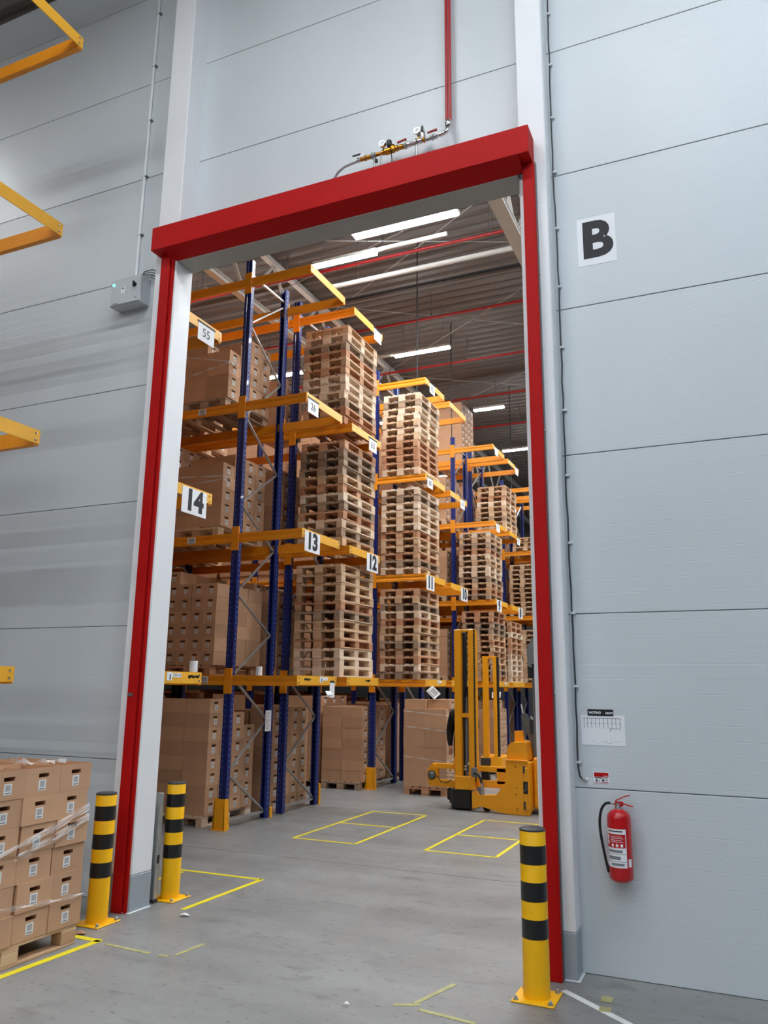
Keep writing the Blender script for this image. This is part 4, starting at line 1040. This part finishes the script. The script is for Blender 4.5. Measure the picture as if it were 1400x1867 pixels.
# lateral carriage, left
lc = tp_(MB().cbox(-4.70, -4.28, 12.58, 12.66, .61, .69, .006).cbox(-4.75, -4.28, 12.58, 12.66, .33, .44, .006).cbox(-4.75, -4.60, 12.60, 12.66, .40, .66, .006), 'carriage_frame', ym)
tp_(MB().prism([(-4.76, .38), (-4.72, .34), (-4.62, .34), (-4.60, .44), (-4.62, .64), (-4.68, .685), (-4.73, .66), (-4.78, .52)], 'y', 12.56, 12.60), 'end_plate', ym)
tp_(MB().lathe([(0, -.05), (.03, -.05), (.05, -.035), (.06, -.02), (.06, 0), (.075, 0), (.075, .02)], (-4.70, 12.56, .505), 'y', 18), 'drive_hub', M['steelgrey'], smooth=True)
tp_(MB().tube([(-4.64, 12.54, .5), (-4.58, 12.54, .48), (-4.54, 12.54, .41), (-4.44, 12.55, .40), (-4.36, 12.56, .45)], .008, 6), 'cable', M['black'], smooth=True)
tp_(MB().box(-4.6, -4.28, 12.66, 12.67, .53, .54).box(-4.6, -4.28, 12.66, 12.67, .47, .48), 'guide_rod', M['galv'])
tp_(MB().lathe([(.03, .0), (.035, .02), (.02, .12), (0, .13)], (-4.295, 12.56, .68), 'z', 10), 'bumper_horn', ym, smooth=True)
# carriage, right
tp_(MB().cbox(-3.95, -3.47, 12.58, 12.66, .60, .68, .006).cbox(-3.95, -3.47, 12.58, 12.66, .36, .47, .006).cbox(-3.62, -3.47, 12.58, 12.66, .42, .66, .006), 'carriage_frame', ym)
tp_(MB().lathe([(.03, .0), (.035, .02), (.02, .12), (0, .13)], (-3.93, 12.56, .68), 'z', 10), 'bumper_horn', ym, smooth=True)
tp_(MB().box(-3.88, -3.76, 12.62, 12.72, .44, .62), 'motor_box', M['black'])
tp_(MB().cbox(-3.90, -3.74, 12.66, 12.70, .68, .80, .01), 'display_pad', M['darkgrey'])
tp_(MB().box(-3.76, -3.6, 12.66, 12.67, .53, .54).box(-3.76, -3.6, 12.66, 12.67, .58, .59).box(-3.66, -3.6, 12.65, 12.68, .5, .6), 'guide_rod', M['galv'])
tp_(MB().cbox(-4.0, -3.91, 12.46, 12.52, .52, .66, .006), 'junction_box', M['midgrey'])
tp_(MB().tube([(-3.95, 12.46, .58), (-3.88, 12.44, .56), (-3.84, 12.44, .50), (-3.83, 12.46, .44)], .02, 8), 'cable_loom', M['black'], smooth=True)
tp_(MB().bar((-3.83, 12.47, .46), (-3.815, 12.5, .26), .05, .03), 'strut', M['galv'])
# base
tp_(MB().cbox(-4.36, -4.02, 12.52, 13.1, .02, .33, .02), 'battery_box', M['bblack'])
tp_(MB().cbox(-4.46, -4.36, 12.60, 13.0, .13, .31, .02), 'side_box', M['bblack'])
tp_(MB().lathe([(.06, 0), (.075, .01), (.075, .07), (.06, .08)], (-3.80, 12.62, .075), 'y', 18), 'wheel', M['black'], smooth=True)
tp_(MB().lathe([(.06, 0), (.075, .01), (.075, .07), (.06, .08)], (-4.28, 12.78, .075), 'y', 18), 'wheel', M['black'], smooth=True)
# chassis
tp_(MB().prism([(-3.99, .03), (-3.97, .06), (-3.93, .055), (-3.90, .075), (-3.82, .085), (-3.55, .02), (-3.35, .005), (-3.08, .005), (-3.06, .07), (-3.06, .76), (-3.10, .80), (-3.43, .80), (-3.45, .46), (-3.60, .27), (-3.90, .25), (-3.94, .31), (-3.99, .30)], 'y', 12.46, 12.58), 'chassis_side', ym)
tp_(MB().cbox(-3.45, -3.06, 12.58, 13.25, .06, .78, .02), 'body', ym)
tp_(MB().cbox(-3.17, -3.07, 12.44, 12.46, .09, .70, .01), 'side_panel', ym)
tp_(MB().box(-3.16, -3.09, 12.435, 12.442, .32, .50), 'panel_opening', M['black'])
tp_(MB().tube([(-3.15, 12.43, .36), (-3.11, 12.428, .38), (-3.12, 12.43, .47)], .009, 6), 'cable', M['steelgrey'], smooth=True)
tp_(MB().cbox(-3.16, -3.13, 12.42, 12.44, .09, .21, .004).cbox(-3.16, -3.13, 12.42, 12.44, .62, .73, .004), 'hinge', M['darkgrey'])
tp_(MB().prism([(-3.43, .80), (-3.425, .92), (-3.40, 1.02), (-3.36, 1.06), (-3.16, 1.075), (-3.13, 1.06), (-3.10, .80)], 'y', 12.50, 13.1), 'hood', ym)
tp_(MB().cbox(-3.43, -3.10, 12.44, 12.5, .79, .81, .004), 'hood_seam', ym)
tp_(MB().prism([(-3.37, .99), (-3.37, 1.225), (-3.235, 1.235), (-3.21, 1.0)], 'y', 12.78, 12.84), 'back_shield', ym)
tp_(MB().prism([(-3.285, 1.45), (-3.25, 1.49), (-3.20, 1.49), (-3.02, .95), (-3.02, .20), (-3.06, .20), (-3.09, .9)], 'y', 12.88, 13.0), 'backrest_pillar', M['steelgrey'])
tp_(MB().tube([(-3.25, 12.9, 1.5), (-3.27, 12.9, 1.6), (-3.28, 12.9, 1.64)], .012, 8), 'grab_rod', M['paper'], smooth=True)
for k, (x, z) in enumerate(((-3.12, 1.46), (-3.06, 1.36))): tp_(MB().bar((x, 12.86, z), (x+.14, 12.88, z-.2), .12, .004), 'document_sheet', M['paper'])
tp_(MB().cbox(-3.14, -3.06, 12.84, 12.9, 1.2, 1.42, .01), 'console', M['darkgrey'])
tp_(MB().cbox(-3.05, -2.2, 12.62, 13.3, .08, .85, .03), 'rear_body', ym)
tp_(MB().cbox(-2.7, -2.3, 12.75, 13.2, .85, 1.02, .03).cbox(-2.36, -2.26, 12.78, 13.17, 1.0, 1.5, .03), 'seat', M['black'])
for xx in (-3.0, -2.26):
    for yy in (12.68, 13.24): tp_(MB().cbox(xx-.03, xx+.03, yy-.03, yy+.03, .85, 2.22, .006), 'guard_post', M['steelgrey'])
tp_(MB().cbox(-3.04, -2.2, 12.64, 13.28, 2.22, 2.28, .01), 'overhead_guard', M['steelgrey'])
tp_(MB().prism([(-3.09, 2.25), (-3.10, 2.5), (-3.02, 2.68), (-2.96, 2.68), (-2.96, 2.2)], 'y', 12.64, 12.72), 'work_lamp_bracket', M['midgrey'])
tp_(MB().cbox(-3.09, -3.0, 12.62, 12.7, 2.05, 2.25, .02), 'work_lamp', M['black'])
for (x, z) in ((-3.28, .70), (-3.285, .73), (-3.27, .40), (-3.27, .10), (-3.27, .07), (-3.28, .30)): tp_(MB().box(x-.01, x+.01, 12.456, 12.461, z-.006, z+.006), 'bolt_hole', M['black'])
# platform the driver stands on
tp_(MB().cbox(-4.52, -4.0, 12.9, 13.35, .04, .11, .01), 'platform', M['black'])
# distant mast
d = thing('stacker_mast', 'distant yellow truck mast standing before rack nine', 'forklift', (-5.27, 17.9, 0)); DP = (-5.27, 17.9, 0)
at(MB().cbox(-5.43, -5.31, 17.85, 17.97, .35, 2.59, .006), 'mast_rail', ym, d, DP); at(MB().cbox(-5.18, -5.10, 17.85, 17.97, .35, 2.59, .006), 'mast_rail', ym, d, DP); at(MB().box(-5.10, -5.06, 17.87, 17.95, .35, 2.58), 'chain_guide', M['black'], d, DP)
at(MB().cbox(-5.43, -5.10, 17.87, 17.95, 2.55, 2.6, .004), 'mast_head', ym, d, DP); at(MB().cbox(-5.5, -5.0, 17.85, 18.6, .03, .38, .02), 'base', ym, d, DP)
at(MB().lathe([(.1, 0), (.12, .02), (.12, .1), (.1, .12)], (-5.4, 17.82, .12), 'y', 16), 'wheel', M['black'], d, DP)

# ================================================================== driver
def person():
    me = bpy.data.meshes.new('person')
    V = []; E = []; Rr = []
    def v(x, y, z, r, ry=None): V.append((x, y, z)); Rr.append((r, ry or r)); return len(V)-1
    def ch(a, *ps):
        for p in ps:
            n = v(*p); E.append((a, n)); a = n
        return a
    bx, by, z0 = -4.30, 13.03, .11
    pel = v(bx, by, z0+.95, .155, .12)
    chest = ch(pel, (bx-.01, by, z0+1.12, .175, .13), (bx-.01, by-.01, z0+1.30, .20, .135))
    neckb = ch(chest, (bx+.005, by-.005, z0+1.43, .13, .09))
    head0 = ch(neckb, (bx+.01, by, z0+1.50, .055), (bx+.015, by+.01, z0+1.57, .072, .08), (bx+.015, by+.01, z0+1.66, .078, .09), (bx+.015, by+.01, z0+1.715, .055, .065))
    # left arm (towards the left of the picture) hanging, hand at hip height
    el = ch(chest, (bx-.185, by-.01, z0+1.34, .088), (bx-.235, by-.02, z0+1.08, .072))
    wr = ch(el, (bx-.215, by-.09, z0+.90, .052), (bx-.195, by-.12, z0+.83, .032))
    palm = ch(wr, (bx-.19, by-.135, z0+.775, .032, .02))
    for k, (dx, ln) in enumerate(((-.026, .05), (-.009, .06), (.008, .056), (.024, .045))):
        ch(palm, (bx-.19+dx, by-.14, z0+.745, .0095), (bx-.19+dx, by-.15, z0+.745-ln*.6, .0085), (bx-.185+dx, by-.135, z0+.745-ln, .007))
    ch(palm, (bx-.158, by-.145, z0+.785, .0095), (bx-.143, by-.155, z0+.755, .008))
    er = ch(chest, (bx+.19, by-.01, z0+1.36, .07), (bx+.24, by-.06, z0+1.12, .052))
    wr2 = ch(er, (bx+.2, by-.2, z0+1.02, .036), (bx+.19, by-.26, z0+1.0, .03))
    palm2 = ch(wr2, (bx+.185, by-.31, z0+.99, .032, .02))
    for k, dx in enumerate((-.024, -.008, .008, .024)):
        ch(palm2, (bx+.185+dx, by-.345, z0+.985, .009), (bx+.185+dx, by-.37, z0+.96, .008))
    ch(palm2, (bx+.15, by-.315, z0+1.0, .009), (bx+.14, by-.335, z0+.985, .008))
    for s in (-1, 1):
        k = ch(pel, (bx+s*.09, by, z0+.86, .105), (bx+s*.1, by-.02, z0+.48, .068), (bx+s*.1, by+.01, z0+.12, .05), (bx+s*.1, by+.01, z0+.06, .045))
        ch(k, (bx+s*.105, by-.1, z0+.04, .042), (bx+s*.105, by-.17, z0+.035, .032))
    me.from_pydata(V, E, [])
    o = bpy.data.objects.new('person', me); COL.objects.link(o)
    sk = o.modifiers.new('skin', 'SKIN'); sk.use_smooth_shade = True
    ss = o.modifiers.new('sub', 'SUBSURF'); ss.levels = 2; ss.render_levels = 2
    lay = me.skin_vertices[0].data if me.skin_vertices else None
    if lay is None:
        import bmesh
        bm = bmesh.new(); bm.from_mesh(me); bm.verts.layers.skin.verify(); bm.to_mesh(me); bm.free(); lay = me.skin_vertices[0].data
    for i, (a, b_) in enumerate(Rr): lay[i].radius = (a, b_); lay[i].use_root = (i == 0)
    bpy.context.view_layer.update()
    fin = bpy.data.meshes.new_from_object(o.evaluated_get(bpy.context.evaluated_depsgraph_get()))
    o.modifiers.clear(); o.data = fin
    fin.materials.clear(); fin.materials.append(M['cloth']); fin.materials.append(M['skin'])
    for p in fin.polygons:
        c = p.center; z = c.z-z0
        p.material_index = 1 if (z > 1.475 or (c.x < bx-.14 and z < .84 and z > .6) or (c.y < by-.255 and z > .9)) else 0
        p.use_smooth = True
    tag(o, 'person in black clothes standing behind the yellow truck mast', 'person')
    h = MB(); h.lathe([(.088, -.03), (.098, .02), (.096, .06), (.075, .11), (.035, .135), (0, .14)], (0, 0, 0), 'z', 20)
    hair = h.build('hair', M['hair'], o, (bx+.015, by+.028, z0+1.635), True); hair.scale = (.9, 1.0, 1)
    f_ = MB(); fx, fy, fz = bx+.015, by-.078, z0+1.615
    for s in (-1, 1): f_.lathe([(0, -.01), (.011, -.004), (.011, .004), (0, .01)], (fx+s*.03, fy-.002, fz+.015), 'y', 10)
    f_.build('eyes', M['ink'], o, smooth=True)
    MB().prism([(fx-.011, fz-.03), (fx+.011, fz-.03), (fx+.004, fz+.012), (fx-.004, fz+.012)], 'y', fy-.022, fy+.01).build('nose', M['skin'], o)
    MB().box(fx-.022, fx+.022, fy-.004, fy+.01, fz-.055, fz-.047).build('mouth', plain('lips', srgb(160, 96, 86), .5), o)
    for s in (-1, 1): MB().cbox(fx+s*.078-.008, fx+s*.078+.008, by+.0, by+.035, fz-.025, fz+.035, .005).build('ear', M['skin'], o)
person()
